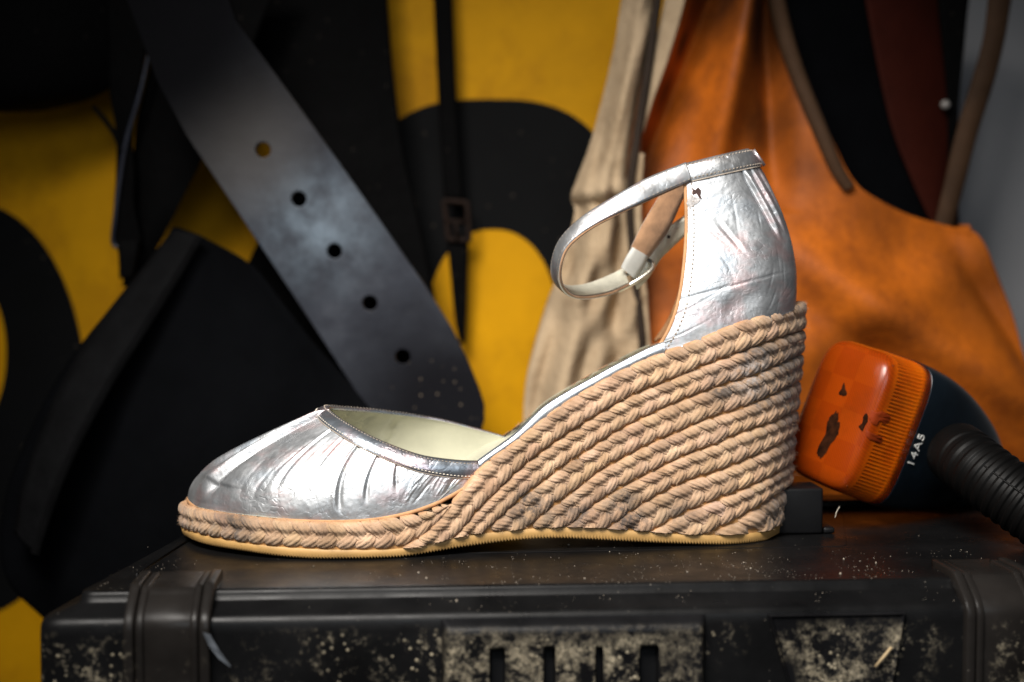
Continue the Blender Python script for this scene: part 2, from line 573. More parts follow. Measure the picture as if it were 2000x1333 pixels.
def lobes(center, hw, pitch_k, name, clampfn, sgn=1.0, n_off=0.0, na=17, nt=44, fuzz=True, start=0.0):
    """one plaited braid: `center` (k,2) polyline in (S,z) wall coords, hw (k,) half width"""
    arc = arclen(center)
    tot = arc[-1]
    tan = np.gradient(center, axis=0); tan /= np.linalg.norm(tan, axis=1, keepdims=True) + 1e-12
    a = np.linspace(-1, 1, na); th = np.linspace(-math.radians(118), math.radians(118), nt)
    A, T = np.meshgrid(a, th, indexing='ij')
    V, F, UV, TI = [], [], [], []
    off = 0
    base_f = gridfaces(na, nt)
    HV, HF = [], []
    s0 = start
    side = 1
    while s0 < tot:
        h = float(np.interp(s0, arc, hw))
        pitch = max(h * pitch_k, 0.0017)
        if h < .0008:
            s0 += pitch; continue
        for side in (1, -1):
            sc_ = s0 + (0.5 * pitch if side < 0 else 0.0) + rng.normal(0, .03) * pitch
            if sc_ > tot: continue
            phi = math.radians((41 if side > 0 else 47) + rng.normal(0, 3.0))
            half = h * 0.5 / math.sin(phi) * 1.32
            bw = pitch * math.sin(phi) * 0.70 * (1 + rng.normal(0, .04))
            dep = min(bw * 0.64, h * .38)
            prof = np.clip(1 - np.abs(A) ** 3.4, 0, 1) ** 0.5
            prof = np.maximum(prof, 0.02)
            ny = 12
            ph = rng.uniform(0, 6.28)
            tw = 2.3 * (1 if side > 0 else -1)
            yarn = np.abs(np.sin((ny * T + tw * A * 1.6 + ph) / 2.0))
            rr = prof * (0.83 + 0.20 * yarn ** 0.7)
            wloc = bw * rr * np.sin(T)
            nloc = dep * rr * np.cos(T)
            al = A * half
            curl = -0.10 * half * (A ** 2)
            # axis runs from the outer edge in towards the middle, heelwards
            ds = al * math.cos(phi) + (wloc + curl) * math.sin(phi)
            dt = -al * math.sin(phi) + (wloc + curl) * math.cos(phi)
            t = side * (h * 0.49 + dt) + rng.normal(0, .02) * h
            sp = np.clip(sc_ + ds * sgn, 0, tot)
            hh = np.interp(sp, arc, hw)
            t = t * (hh / h)
            x_ = np.abs(t) / (hh + 1e-9)
            raw = x_
            x_ = np.where(x_ > .78, .78 + .22 * np.tanh((x_ - .78) / .22), x_)
            t = np.sign(t) * x_ * hh * 1.0
            cS = np.interp(sp, arc, center[:, 0]); cz = np.interp(sp, arc, center[:, 1])
            tS = np.interp(sp, arc, tan[:, 0]); tz = np.interp(sp, arc, tan[:, 1])
            Sx = cS - tz * t; zx = cz + tS * t
            rel = np.clip(raw, 0, 1.35)
            nn = -dep * 1.04 + nloc - 0.0014 * rel ** 4 - 0.0010 * np.clip(1 - rel * 2.8, 0, 1) + n_off + rng.normal(0, .00012)
            bk_ = np.exp(-((np.mod(Sx, SL) - SH) / .030) ** 2)
            nn = nn * (1 - .35 * bk_)
            zc = clampfn(Sx)
            if np.mean(zx < zc) > 0.72:
                continue
            low = zx < zc
            zx = np.where(low, zc + (zx - zc) * 0.02, zx)
            p = wallpt(Sx, zx, nn)
            V.append(p.reshape(-1, 3)); F.append(base_f + off); off += na * nt
            UV.append(np.stack([A * .5 + rng.uniform(0, 20), (T + tw * A * 1.6 / ny) / 2.2 + rng.uniform(0, 20)], -1).reshape(-1, 2))
            br = float(np.clip(1 + rng.normal(0, .16), .6, 1.35))
            ti = np.full((na * nt, 3), br) * np.array([1, 1 + rng.normal(0, .02), 1 + rng.normal(0, .05)])
            ew = np.clip((np.minimum(raw, 1.2) - .84) / .22, 0, 1).reshape(-1, 1)
            TI.append(ti * (1 - ew) + ew * np.array([1.12, .80, .42]))
            if fuzz:
                k = 16
                ia = rng.integers(1, na - 1, k); it = rng.integers(4, nt - 4, k)
                p0 = p[ia, it]
                pc = p[ia, np.full(k, nt // 2)] * .5 + p[np.full(k, na // 2), np.full(k, nt // 2)] * .5
                _, nr = oxy(Sx[ia, it])
                d = np.concatenate([nr, np.zeros((k, 1))], -1) * rng.uniform(.2, .9, (k, 1)) + rng.normal(0, .7, (k, 3))
                d /= np.linalg.norm(d, axis=1, keepdims=True)
                ln = rng.uniform(.0006, .0019, (k, 1))
                sd = np.cross(d, rng.normal(0, 1, (k, 3))); sd /= np.linalg.norm(sd, axis=1, keepdims=True)
                wd = .00007
                bend = rng.normal(0, .0003, (k, 3))
                HV.append(np.stack([p0 - sd * wd, p0 + sd * wd, p0 + d * ln * .6 + bend + sd * wd * .7, p0 + d * ln * .6 + bend - sd * wd * .7, p0 + d * ln + bend * 2.4], 1).reshape(-1, 3))
        s0 += pitch
    if not V: return None
    V = np.concatenate(V); F = np.concatenate(F); UV = np.concatenate(UV); TI = np.concatenate(TI)
    if HV:
        H = np.concatenate(HV); nh = len(H) // 5; o0 = len(V)
        i = np.arange(nh)[:, None] * 5 + o0
        hf = np.concatenate([i + np.array([[0, 1, 2, 3]]), i + np.array([[3, 2, 4, 4]])])
        hq = hf[:nh]
        # second segment as a thin quad whose end is split by a hair
        H2 = H.reshape(nh, 5, 3)
        tip2 = H2[:, 4] + (H2[:, 2] - H2[:, 3]) * .2
        V = np.concatenate([V, H, tip2])
        j = np.arange(nh)[:, None]
        hq2 = np.concatenate([i + 3, i + 2, o0 + nh * 5 + j, i + 4], 1)
        F = np.concatenate([F, hq, hq2])
        UV = np.concatenate([UV, np.zeros((nh * 6, 2))]); TI = np.concatenate([TI, np.full((nh * 6, 3), 1.25)])
    o = sh(name, V - SHOE_LOC, F, M['rope'], uv=UV)
    at = o.data.color_attributes.new('tint', 'FLOAT_COLOR', 'POINT')
    if len(at.data) == len(TI):
        at.data.foreach_set('color', np.concatenate([TI, np.ones((len(TI), 1))], 1).astype(np.float32).ravel())
    return o


def braid_between(qu, ql, name, mirror=True, **kw):
    u = mirror_heel(qu) if mirror else qu
    l = mirror_heel(ql) if mirror else ql
    s0 = max(u[0, 0], l[0, 0]); s1 = min(u[-1, 0], l[-1, 0])
    S = np.linspace(s0, s1, 700)
    zu = np.interp(S, u[:, 0], u[:, 1]); zl = np.interp(S, l[:, 0], l[:, 1])
    c = np.stack([S, (zu + zl) / 2], -1)
    k = np.ones(31) / 31
    cp = np.pad(c[:, 1], 15, mode='edge')
    sm = np.convolve(cp, k, 'valid'); w = np.minimum(1, np.minimum(np.arange(700), np.arange(700)[::-1]) / 15)
    c[:, 1] = c[:, 1] * (1 - w) + sm * w
    t = np.gradient(c, axis=0)
    ca = t[:, 0] / np.linalg.norm(t, axis=1)
    hw = np.maximum((zu - zl) / 2 * ca, .0004)
    return lobes(c, hw * 1.0, 1.36, name, lambda s: zt(s) + .0001, **kw)


lobes_kw = {}
braid_between(Q0T, Q0B, 'rope_braid', mirror=False, sgn=1.0, n_off=-.0006)
for i in range(8):
    braid_between(LQ[i], LQ[i + 1], 'rope_braid', n_off=(0.0004 if i == 0 else 0.0))

# --- wedge core inside the rope
Sx = np.linspace(Q0T[0, 0], SL + Q0T[0, 0], 900, endpoint=False)
def rope_top(S):
    S = np.mod(S, SL)
    toe = np.interp(np.where(S > SL * .75, S - SL, S), Q0T[:, 0], Q0T[:, 1])
    s_front = wall(935, 925)[0]
    r = (SL - SH) / SH
    fr = SH + (SH - s_front) * r
    top = np.interp(S, TOPF[:, 0], TOPF[:, 1])
    return np.where((S > s_front) & (S < fr), top, toe)


CORE_N = -.0025
zz = rope_top(Sx) - .0016
core = np.stack([wallpt(Sx, zt(Sx) - .001, np.full(900, CORE_N)), wallpt(Sx, (zt(Sx) + zz) / 2, np.full(900, CORE_N)), wallpt(Sx, zz, np.full(900, CORE_N))], 1)
sh('wedge_core', core - SHOE_LOC, gridfaces(900, 3, True), M['core'])

# --- footbed
s_front = wall(940, 915)[0]
SILT = curve_z([(900, 925), (930, 908), (949, 894), (1010, 849), (1064, 797), (1118, 762), (1167, 735), (1212, 710), (1278, 677), (1366, 645), (1442, 612), (1545, 582)])
def bed_z(s):
    t0 = np.interp(s, Q0T[:, 0], Q0T[:, 1])
    t1 = np.interp(s, SILT[:, 0], SILT[:, 1]) - .0004
    k = np.clip((s - (s_front - .02)) / .02, 0, 1)
    return t0 * (1 - k) + t1 * k
gf = across(None, -.0042, zfun=bed_z)
dish = np.sin(np.linspace(0, np.pi, 9))[None, :] ** .6 * .0012
kf = np.clip((XS - W(900, 900, .03)[0]) / .03, 0, 1)[:, None]
gf[..., 2] -= dish + kf * (.0082 * np.linspace(0, 1, 9)[None] ** .7 + .0025 * np.sin(np.linspace(0, np.pi, 9))[None] ** .6)
sh('footbed', gf - SHOE_LOC, gridfaces(len(XS), 9), M['cream'])

# --- silver insole edge, near and far
sA = wall(938, 908)[0]; sB = wall(1300, 680)[0]
ss = np.linspace(sA, sB, 120)
for far in (False, True):
    r = (SL - SH) / SH
    Sq = SH + (SH - ss) * r if far else ss
    zlo = np.interp(ss, LQ[0][:, 0], LQ[0][:, 1]) - .002
    zhi = np.interp(ss, SILT[:, 0], SILT[:, 1])
    if far: zlo = zlo - FAR_DROP - .005; zhi = zhi - FAR_DROP - .0034
    rows = [wallpt(Sq, zlo, np.full(120, -.0030)), wallpt(Sq, zlo * .6 + zhi * .4, np.full(120, -.0024)), wallpt(Sq, zhi - .0005, np.full(120, -.0027)),
            wallpt(Sq, zhi, np.full(120, -.0034)), wallpt(Sq, zhi - .0002, np.full(120, -.0062))]
    if not far or True:
        sh('insole_edge', np.stack(rows, 1) - SHOE_LOC, gridfaces(120, 5), M['cream'] if far else M['silver_edge'])

# --- vamp
def off_in(px, py, inset):
    s, z = wall(px, py, inset)
    p = wallpt(np.array([s]), np.array([z]), np.array([-inset]))[0]
    return p, s

VB = [(946, 928), (905, 953), (850, 982), (790, 1002), (720, 1014), (640, 1017), (560, 1014), (480, 1007), (420, 998), (385, 991)]
VR = [(955, 902, .0185), (912, 902, .0165), (868, 898, .0150), (822, 890, .0145), (775, 874, .0155), (728, 854, .0185), (692, 835, .0230), (664, 818, .0285), (648, 806, .0340), (640, 800, .0385)]
INV = .0046
bot, srim = [], []
nearS = []
for p in VB:
    a, s = off_in(p[0], p[1], INV); bot.append(a); nearS.append(s)
tipz = bot[-1][2] + .0010
tip = wallpt(np.array([0.0]), np.array([tipz]), np.array([-INV - .0005]))[0]
rim = [W(*p) for p in VR]
rim_far = [(638, 796, .0435), (640, 795, .0485), (650, 795, .0545), (676, 797, .0600), (716, 800, .0650), (764, 805, .0692), (816, 812, .0725), (868, 821, .0748), (918, 834, .0765), (962, 846, .0778), (1004, 859, .0785)]
rim += [W(*p) for p in rim_far]
r = (SL - SH) / SH
far_bot = []
for a, s in zip(bot[::-1], nearS[::-1]):
    far_bot.append(wallpt(np.array([-s * r]), np.array([a[2]]), np.array([-INV]))[0])
far_bot[-1][0] += .008; far_bot[-1][2] += .002
bot = bot + [tip] + far_bot
assert len(bot) == len(rim), (len(bot), len(rim))
NU, NV = 520, 110
Bc = cr(bot, NU); Rc = cr(rim, NU)
u = np.linspace(0, 1, NU)
side = np.abs(np.interp(u, [0, .30, .5, .70, 1], [1, .75, 0, .75, 1]))
H = Rc - Bc
up = np.zeros_like(Bc); up[:, 2] = 1
P1 = Bc + up * (H[:, 2:3] * (0.29 + 0.12 * side[:, None]))
P2 = Bc + H * np.stack([.27 + .15 * side, .27 + .02 * side, .51 + .22 * side], -1)
v = np.linspace(0, 1, NV)[None, :, None]
G = ((1 - v) ** 3) * Bc[:, None] + 3 * v * (1 - v) ** 2 * P1[:, None] + 3 * v * v * (1 - v) * P2[:, None] + v ** 3 * Rc[:, None]


def gnormals(G):
    du = np.gradient(G, axis=0); dv = np.gradient(G, axis=1)
    n = np.cross(du, dv); n /= np.linalg.norm(n, axis=2, keepdims=True) + 1e-12
    return n


Nn = gnormals(G)
# outward check: middle of near side must look to -Y
if Nn[NU // 4, NV // 2, 1] > 0: Nn = -Nn
vv = np.linspace(0, 1, NV)[None, :]
uu = u[:, None]
disp = np.zeros((NU, NV))
def groove(u0, u1, vlo, w, depth, ridge=0.5, vtop=1.0):
    """fold running from the rim at u0 to u1 lower down, fading out at vlo"""
    c = u1 + (u0 - u1) * vv
    wv = w * (0.55 + 0.9 * (1 - vv))
    fade = np.clip((vv - vlo) / (0.22), 0, 1); fade = fade * fade * (3 - 2 * fade)
    fade = fade * np.clip((vtop - vv) / .04, 0, 1)
    x = (uu - c) / wv
    return (-depth * np.exp(-(x ** 2)) + depth * ridge * np.exp(-((x - 1.9) / 1.1) ** 2)) * fade
for a in ((.190, .150, .34, .0028, .0005, .3), (.222, .200, .16, .0024, .0009, .35), (.262, .232, .05, .0026, .0011, .4), (.300, .275, .40, .003, .0005, .3),
          (.335, .315, .2, .0032, .0005, .4), (.418, .430, .10, .010, .0022, .8), (.470, .480, .30, .008, .0014, .6),
          (.53, .52, .25, .008, .0012, .6), (.59, .575, .15, .010, .0018, .7), (.66, .67, .2, .005, .0010, .6), (.71, .73, .2, .005, .0009, .6), (.76, .79, .2, .005, .0009, .6)):
    disp += groove(*a)
# soft long creases that fan from the rear quarter
fan = np.zeros_like(disp)
for k in range(30):
    u0 = rng.uniform(.05, .40); u1 = u0 + rng.normal(-.012, .018); w = rng.uniform(.0012, .003); d = rng.uniform(.00005, .00018)
    lo = rng.uniform(.05, .7); hi = min(1, lo + rng.uniform(.12, .4))
    c = u1 + (u0 - u1) * vv
    wind = np.clip((vv - lo) / .06, 0, 1) * np.clip((hi - vv) / .06, 0, 1)
    fan -= d * np.exp(-((uu - c) / w) ** 2) * wind
for k in range(26):   # tight crinkles at the instep corner
    u0 = rng.uniform(.045, .150); w = rng.uniform(.0010, .0022); d = rng.uniform(.0001, .00035)
    lo = rng.uniform(.05, .35); hi = rng.uniform(.5, .8); sl = rng.uniform(-.08, -.02)
    c = u0 + sl * (vv - .5)
    fan += rng.choice([-1, 1]) * d * np.exp(-((uu - c) / w) ** 2) * np.clip((vv - lo) / .1, 0, 1) * np.clip((hi - vv) / .1, 0, 1)
disp += fan
# toe cap edge: a seam crossing over the toe
cap_v = .30 + .03 * np.sin(uu * 30)
toe_w = np.exp(-((uu - .43) / .045) ** 2)
disp += toe_w * .0006 * np.tanh((vv - cap_v) / .012)
disp += .0005 * (np.sin(uu * 61 + 1.3 * np.sin(vv * 6)) * .5) * np.clip(1 - np.abs(vv - .55) / .5, 0, 1) * np.clip(1 - np.abs(uu - .28) / .2, 0, 1)
fadeb = np.clip(vv / .06, 0, 1)
VG = G + Nn * (disp * fadeb)[..., None]
uv = np.stack(np.broadcast_arrays(uu, vv), -1)
vamp = sh('vamp', VG - SHOE_LOC, gridfaces(NU, NV), M['silver'], uv=uv)
LG = VG[::4, ::3] - gnormals(VG)[::4, ::3] * np.sign(np.sum(gnormals(VG)[::4, ::3] * Nn[::4, ::3], -1, keepdims=True)) * .0011
lin = sh('vamp_lining', LG - SHOE_LOC, gridfaces(*LG.shape[:2]), M['cream'], vamp)
# thin tan welt under the vamp
wl = np.stack([Bc + np.array([0, 0, -.0012]), Bc + np.array([0, 0, .0006])], 1)
Bn = np.stack([np.gradient(Bc[:, 1]), -np.gradient(Bc[:, 0]), np.zeros(NU)], -1); Bn /= np.linalg.norm(Bn, axis=1, keepdims=True)
welt_v, welt_f = tube_data(resample(Bc + Bn * .0003 + np.array([0, 0, -.0006]), 260), .0009, 8)
sh('welt', welt_v - SHOE_LOC, welt_f, M['tan_edge'])

# --- opening binding: band lying over the rim
def vsurf(uq, vq):
    i = np.clip(uq * (NU - 1), 0, NU - 1.001); j = np.clip(vq * (NV - 1), 0, NV - 1.001)
    i0 = i.astype(int); j0 = j.astype(int); fi = (i - i0)[..., None]; fj = (j - j0)[..., None]
    def L2(A): return (A[i0, j0] * (1 - fi) * (1 - fj) + A[i0 + 1, j0] * fi * (1 - fj) + A[i0, j0 + 1] * (1 - fi) * fj + A[i0 + 1, j0 + 1] * fi * fj)
    return L2(VG0), L2(Nn)
VG0 = G
# width of the band in v so that it stays about 5.4 mm wide
lens = np.zeros((NU, NV)); lens[:, 1:] = np.cumsum(np.linalg.norm(np.diff(G, axis=1), axis=2), axis=1)
tot = lens[:, -1]
bandw = np.interp(u, [0, .12, .3, .45, .5, .55, .7, 1], [.0068, .0070, .0068, .0058, .0050, .0048, .005, .005])
nb = 9
rowsB = []
for k in range(nb):
    f = k / (nb - 1)
    tgt = tot - np.minimum(bandw, tot * .8) * (1 - f)
    vq = np.array([np.interp(t, lens[i], np.linspace(0, 1, NV)) for i, t in enumerate(tgt)])
    p, n_ = vsurf(u, vq)
    rowsB.append(p + n_ * (.0004 + .0007 * math.sin(math.pi * min(1, f * 1.0)) ** .5))
# roll over the rim to the inside
tanv = rowsB[-1] - rowsB[-2]; tanv /= np.linalg.norm(tanv, axis=1, keepdims=True)
nrim = vsurf(u, np.ones(NU))[1]
rowsB.append(rowsB[-1] + tanv * .0007 - nrim * .0006)
rowsB.append(rowsB[-1] - tanv * .0004 - nrim * .0011)
rowsB.append(rowsB[-1] - tanv * .0030 - nrim * .0004)
BG = np.stack(rowsB, 1)
# blend: the inside face is cream lining
nfa = gridfaces(NU, BG.shape[1])
bind = sh('opening_binding', BG - SHOE_LOC, nfa, [M['silver_dark'], M['cream']])
bind.data.polygons.foreach_set('material_index', [1 if (i % (BG.shape[1] - 1)) >= BG.shape[1] - 2 else 0 for i in range(len(bind.data.polygons))])
for row, mt in ((1, M['thread_light']), (7, M['thread'])):
    stitches('stitching', BG[:, row] - SHOE_LOC, nrim, mt, bind, pitch=.0015, ln=.0009, wd=.00016, lift=.00022)
tl, tf = tube_data(resample(BG[:, 0] - nrim * .0002, 300), .00028, 6)
sh('fold_line', tl - SHOE_LOC, tf, M['thread'], bind)

# --- heel counter
HV_ = [0, .2, .4, .6, .8, 1.0, 1.13]
EP = [(1276, 694), (1306, 645), (1325, 590), (1336, 520), (1341, 440), (1338, 352), (1330, 321)]
KP = [(1549, 600), (1551, 560), (1549, 515), (1537, 455), (1514, 392), (1479, 322), (1459, 292)]
HWD = [.0325, .0318, .0300, .0268, .0232, .0192, .0177]
YC = .0615


def heel_section(vq, n=161, outset=0.0):
    e = np.array([np.interp(vq, HV_, [p[k] for p in EP]) for k in (0, 1)])
    ecr = cr(np.column_stack([HV_, EP, KP, HWD]), 400)
    vals = [np.interp(vq, ecr[:, 0], ecr[:, j]) for j in range(1, 6)]
    ex, ey, kx, ky, hw = vals
    E = W(ex, ey, YC - hw); Kp = W(kx, ky, YC)
    ph = np.linspace(0, 1, n)
    sn = np.sin(np.pi * ph); cs = np.cos(np.pi * ph)
    p_ = 0.78
    sx = np.abs(sn) ** p_; cy = np.sign(cs) * np.abs(cs) ** .70
    xf = E[0] + .0075                                   # far front edge sits a little further back
    x0 = np.where(ph < .5, E[0], xf)
    X = x0 + (Kp[0] - x0) * sx
    Y = YC - hw * cy
    f = np.clip((X - E[0]) / (Kp[0] - E[0]), 0, 1)
    Z = E[2] + (Kp[2] - E[2]) * f
    P = np.stack([X, Y, Z], -1)
    if outset:
        t = np.gradient(P, axis=0); nr = np.stack([t[:, 1], -t[:, 0], 0 * t[:, 0]], -1); nr /= np.linalg.norm(nr, axis=1, keepdims=True)
        P = P + nr * outset
    return P


NHV, NHU = 110, 261
HG = np.stack([heel_section(a, NHU) for a in np.linspace(-.06, 1.0, NHV)], 1)
Hn = gnormals(HG)
if Hn[30, 50, 1] > 0: Hn = -Hn
hu = np.linspace(0, 1, NHU)[:, None]; hv = np.linspace(0, 1, NHV)[None]
hd = np.zeros((NHU, NHV))
def hgroove(u0, u1, v0, v1, w, d, r=.6):
    c = u0 + (u1 - u0) * np.clip((hv - v0) / (v1 - v0), -.2, 1.2)
    lo, hi = min(v0, v1), max(v0, v1)
    fade = np.clip((hv - lo) / .1, 0, 1) * np.clip((hi - hv) / .06, 0, 1)
    x = (hu - c) / w
    return fade * d * (-np.exp(-x ** 2) + r * np.exp(-((x - 2) / 1.2) ** 2))
for a in ((.30, .22, .60, 1.0, .010, .0011, .8), (.36, .28, .62, 1.0, .008, .0009, .6), (.42, .35, .70, 1.0, .009, .0008, .5), (.50, .46, .66, 1.0, .010, .0009, .6), (.57, .55, .65, 1.0, .01, .0008, .6),
          (.65, .68, .6, 1.0, .01, .0009, .6), (.12, .03, .62, .80, .006, .0004, .5), (.16, .06, .55, .82, .006, .0004, .5)):
    hd += hgroove(*a)
# horizontal crease across the middle, dent below it
hd -= .00035 * np.exp(-((hv - (.445 - .10 * hu)) / .006) ** 2) * np.clip((.34 - hu) / .1, 0, 1)
hd -= .0011 * np.exp(-((hv - .28) / .10) ** 2 - ((hu - .14) / .07) ** 2)
hd += .0007 * np.exp(-((hv - .60) / .14) ** 2 - ((hu - .20) / .09) ** 2)
for k in range(40):
    u0 = rng.uniform(.02, .55); v0 = rng.uniform(.05, .95); an = rng.normal(1.2, .6); ln = rng.uniform(.03, .1)
    du_ = (hu - u0); dv_ = (hv - v0) * .8
    a1 = du_ * math.cos(an) + dv_ * math.sin(an); a2 = -du_ * math.sin(an) + dv_ * math.cos(an)
    hd -= rng.uniform(.00005, .00022) * np.exp(-(a1 / ln) ** 2 - (a2 / .004) ** 2)
HGD = HG + Hn * hd[..., None]
hc = sh('heel_counter', HGD - SHOE_LOC, gridfaces(NHU, NHV), M['silver'])
HL = HGD[::4, ::3] - Hn[::4, ::3] * .0014
hl = sh('heel_lining', HL - SHOE_LOC, gridfaces(*HL.shape[:2]), M['tan_edge'], hc)
# raw tan edge and stitching down the front edge
for iu, inn in ((0, 3), (NHU - 1, -4)):
    ed = HGD[iu] - Hn[iu] * .0006
    tv, tf = tube_data(resample(ed, 120), .00085, 8)
    sh('cut_edge', tv - SHOE_LOC, tf, M['tan_edge'], hc)
    stitches('stitching', HGD[iu + inn] - SHOE_LOC, Hn[iu + inn], M['thread'], hc, pitch=.0019, ln=.0011, wd=.00030, lift=.0003)
# torn patch near the top of the front edge: flap with dark hole
def hs(uq, vq):
    i = int(round(uq * (NHU - 1))); j = int(round(vq * (NHV - 1)))
    return HGD[i, j], Hn[i, j]
def hpix(px, py):
    """counter surface point nearest to a pixel's ray"""
    d = np.array([float(x) for x in ray(px, py)]); d /= np.linalg.norm(d)
    Q = HGD[:130].reshape(-1, 3) - np.array([0, CY, CZ])
    e = np.linalg.norm(Q - (Q @ d)[:, None] * d, axis=1)
    k = int(np.argmin(e)); return HGD[:130].reshape(-1, 3)[k], Hn[:130].reshape(-1, 3)[k]
poly = [(1350, 367), (1357, 372), (1362, 365), (1369, 372), (1367, 382), (1373, 391), (1364, 386), (1358, 378), (1352, 380)]
cen = np.mean([hpix(*p)[0] + hpix(*p)[1] * .0003 for p in poly], 0)
pv = [hpix(*p)[0] + hpix(*p)[1] * .00035 for p in poly] + [cen]
sh('tear', np.array(pv) - SHOE_LOC, [(i, (i + 1) % len(poly), len(poly)) for i in range(len(poly))], M['tear'], hc, smooth=False)
M['scuff'] = plain('scuffed_bare_leather', (0.36, 0.34, 0.33), 0.8, var=.5, vscale=900)
poly = [(1343, 382), (1350, 378), (1357, 386), (1365, 388), (1370, 392), (1362, 397), (1352, 403), (1346, 410), (1342, 400)]
pv = [hpix(*p)[0] + hpix(*p)[1] * .0003 for p in poly]; pv.append(np.mean(pv, 0))
sh('scuff', np.array(pv) - SHOE_LOC, [(i, (i + 1) % len(poly), len(poly)) for i in range(len(poly))], M['scuff'], hc, smooth=False)

# --- top band round the collar
tb = np.stack([heel_section(a, NHU, o_) for a, o_ in zip(np.linspace(.985, 1.13, 9), (.0004, .0010, .0012, .0013, .0013, .0012, .0011, .0008, .0))] +
              [heel_section(1.125, NHU, -.0014), heel_section(1.0, NHU, -.002)], 1)
cr_ = rng.normal(0, 1, (NHU,))
cr_ = np.convolve(cr_, np.ones(5) / 5, 'same') * .00022
tb[:, 1:8, 1] += cr_[:, None] * np.sin(np.linspace(0, 9, 7))[None]
band = sh('collar_band', tb - SHOE_LOC, gridfaces(NHU, tb.shape[1]), [M['silver_smooth'], M['tan_edge']])
nb_ = tb.shape[1] - 1
band.data.polygons.foreach_set('material_index', [1 if (i % nb_) >= nb_ - 1 else 0 for i in range(len(band.data.polygons))])
tn = gnormals(tb)
if tn[20, 3, 1] > 0: tn = -tn
for row in (1, 7):
    stitches('stitching', tb[:, row] - SHOE_LOC, tn[:, row], M['thread'], band, pitch=.0017, ln=.0010, wd=.00022, lift=.0003)
tv, tf = tube_data(resample(tb[:, 0], 200), .0003, 6)
sh('fold_line', tv - SHOE_LOC, tf, M['thread'], band)
# lapped end of the band at the back of the collar
e0 = heel_section(.99, NHU, .0022); e1 = heel_section(1.12, NHU, .0020)
lap = np.stack([e0[118:146], e0[118:146] * .5 + e1[118:146] * .5, e1[118:146]], 1)
solid(sh('lapped_tab', lap - SHOE_LOC, gridfaces(28, 3), M['silver_smooth'], band), .0012, 0)

# --- ankle strap
NE = [(1350, 353, .0415), (1290, 379, .0385), (1240, 402, .035), (1160, 441, .0325), (1112, 478, .034), (1095, 513, .037), (1094, 550, .043), (1110, 575, .050), (1140, 583, .056), (1190, 575, .062), (1228, 558, .067)]
FE = [(1340, 318, .0425), (1270, 346, .0400), (1215, 376, .0375), (1140, 423, .0370), (1097, 465, .0420), (1080, 505, .0500), (1080, 543, .0580), (1102, 560, .0640), (1145, 557, .0700), (1195, 537, .0745), (1218, 524, .0765)]
A = np.array([W(*p) for p in NE]) - SHOE_LOC; B = np.array([W(*p) for p in FE]) - SHOE_LOC
strap = ribbon('ankle_strap', A, B, M['silver_smooth'], SHOE, nv=9, thick=.0011, n=240, crown=-.0006)
a_, b_ = resample(cr(A, 600), 240), resample(cr(B, 600), 240)
tg = np.gradient(a_, axis=0); sn_ = np.cross(tg, b_ - a_); sn_ /= np.linalg.norm(sn_, axis=1, keepdims=True)
if sn_[40, 1] > 0: sn_ = -sn_
for f in (.10, .90):
    stitches('stitching', (a_ * (1 - f) + b_ * f) + sn_ * .0007, sn_, M['thread'], strap, pitch=.0021, ln=.0010, wd=.00018, lift=.00012)
tv, tf = tube_data(a_ - sn_ * .0004, .0006, 7)
mesh('strap_edge', tv, tf, M['suede'], strap)

M['lining_silver'] = plain('pale_strap_lining', (0.60, 0.57, 0.46), .42, metal=.35, var=.2, vscale=160, bumps=.4, bscale=500)
f2 = .06
ribbon('strap_lining', (A * (1 - f2) + B * f2)[3:] , (B * (1 - f2) + A * f2)[3:], M['lining_silver'], strap, nv=5, thick=0, n=160, crown=-.0006)
_sl = bpy.data.objects['strap_lining'].data
_nn = np.gradient(resample(cr(A[3:], 600), 160), axis=0)
_ww = resample(cr(B[3:], 600), 160) - resample(cr(A[3:], 600), 160)
_no = np.cross(_nn, _ww); _no /= np.linalg.norm(_no, axis=1, keepdims=True)
if _no[5, 1] > 0: _no = -_no
_co = np.array([v_.co[:] for v_ in _sl.vertices]).reshape(160, 5, 3) - _no[:, None] * .0011
_sl.vertices.foreach_set('co', _co.astype(np.float32).ravel())
SL_ = [(1308, 352, .0700), (1287, 384, .0690), (1254, 440, .0690), (1232, 484, .0700)]
SR_ = [(1352, 360, .0730), (1333, 388, .0720), (1304, 450, .0720), (1266, 504, .0730)]
su = ribbon('suede_strap', np.array([W(*p) for p in SL_]) - SHOE_LOC, np.array([W(*p) for p in SR_]) - SHOE_LOC, M['suede'], SHOE, thick=.0016, n=60, crown=.0008)
KL = [(1235, 483, .0688), (1222, 504, .0690), (1213, 522, .0700)]
KR = [(1265, 501, .0715), (1254, 524, .0715), (1240, 546, .0720)]
ribbon('strap_keeper', np.array([W(*p) for p in KL]) - SHOE_LOC, np.array([W(*p) for p in KR]) - SHOE_LOC, M['elastic'], SHOE, thick=.0018, n=40, crown=.0005)
TL_ = [(1342, 418, .0800), (1310, 440, .0795), (1285, 464, .0790), (1262, 505, .0780), (1236, 545, .0770)]
TR_ = [(1342, 456, .0800), (1310, 486, .0795), (1288, 508, .0790), (1268, 540, .0780), (1244, 566, .0770)]
fs_ = ribbon('buckle_strap', np.array([W(*p) for p in TL_]) - SHOE_LOC, np.array([W(*p) for p in TR_]) - SHOE_LOC, M['lining_silver'], SHOE, thick=.0014, n=80, crown=.0004)
hp = W(1306, 463, .0780) - SHOE_LOC
tv, tf = tube_data(np.array([hp + [0, -.0004, 0], hp + [0, .0014, 0]]), .0008, 10)
mesh('strap_hole', tv, tf, M['tear'], fs_)
bk = MB()
cs_ = [(1206, 567, .0735), (1238, 552, .0720), (1274, 525, .0740), (1262, 508, .0780), (1226, 524, .0790), (1196, 545, .0775)]
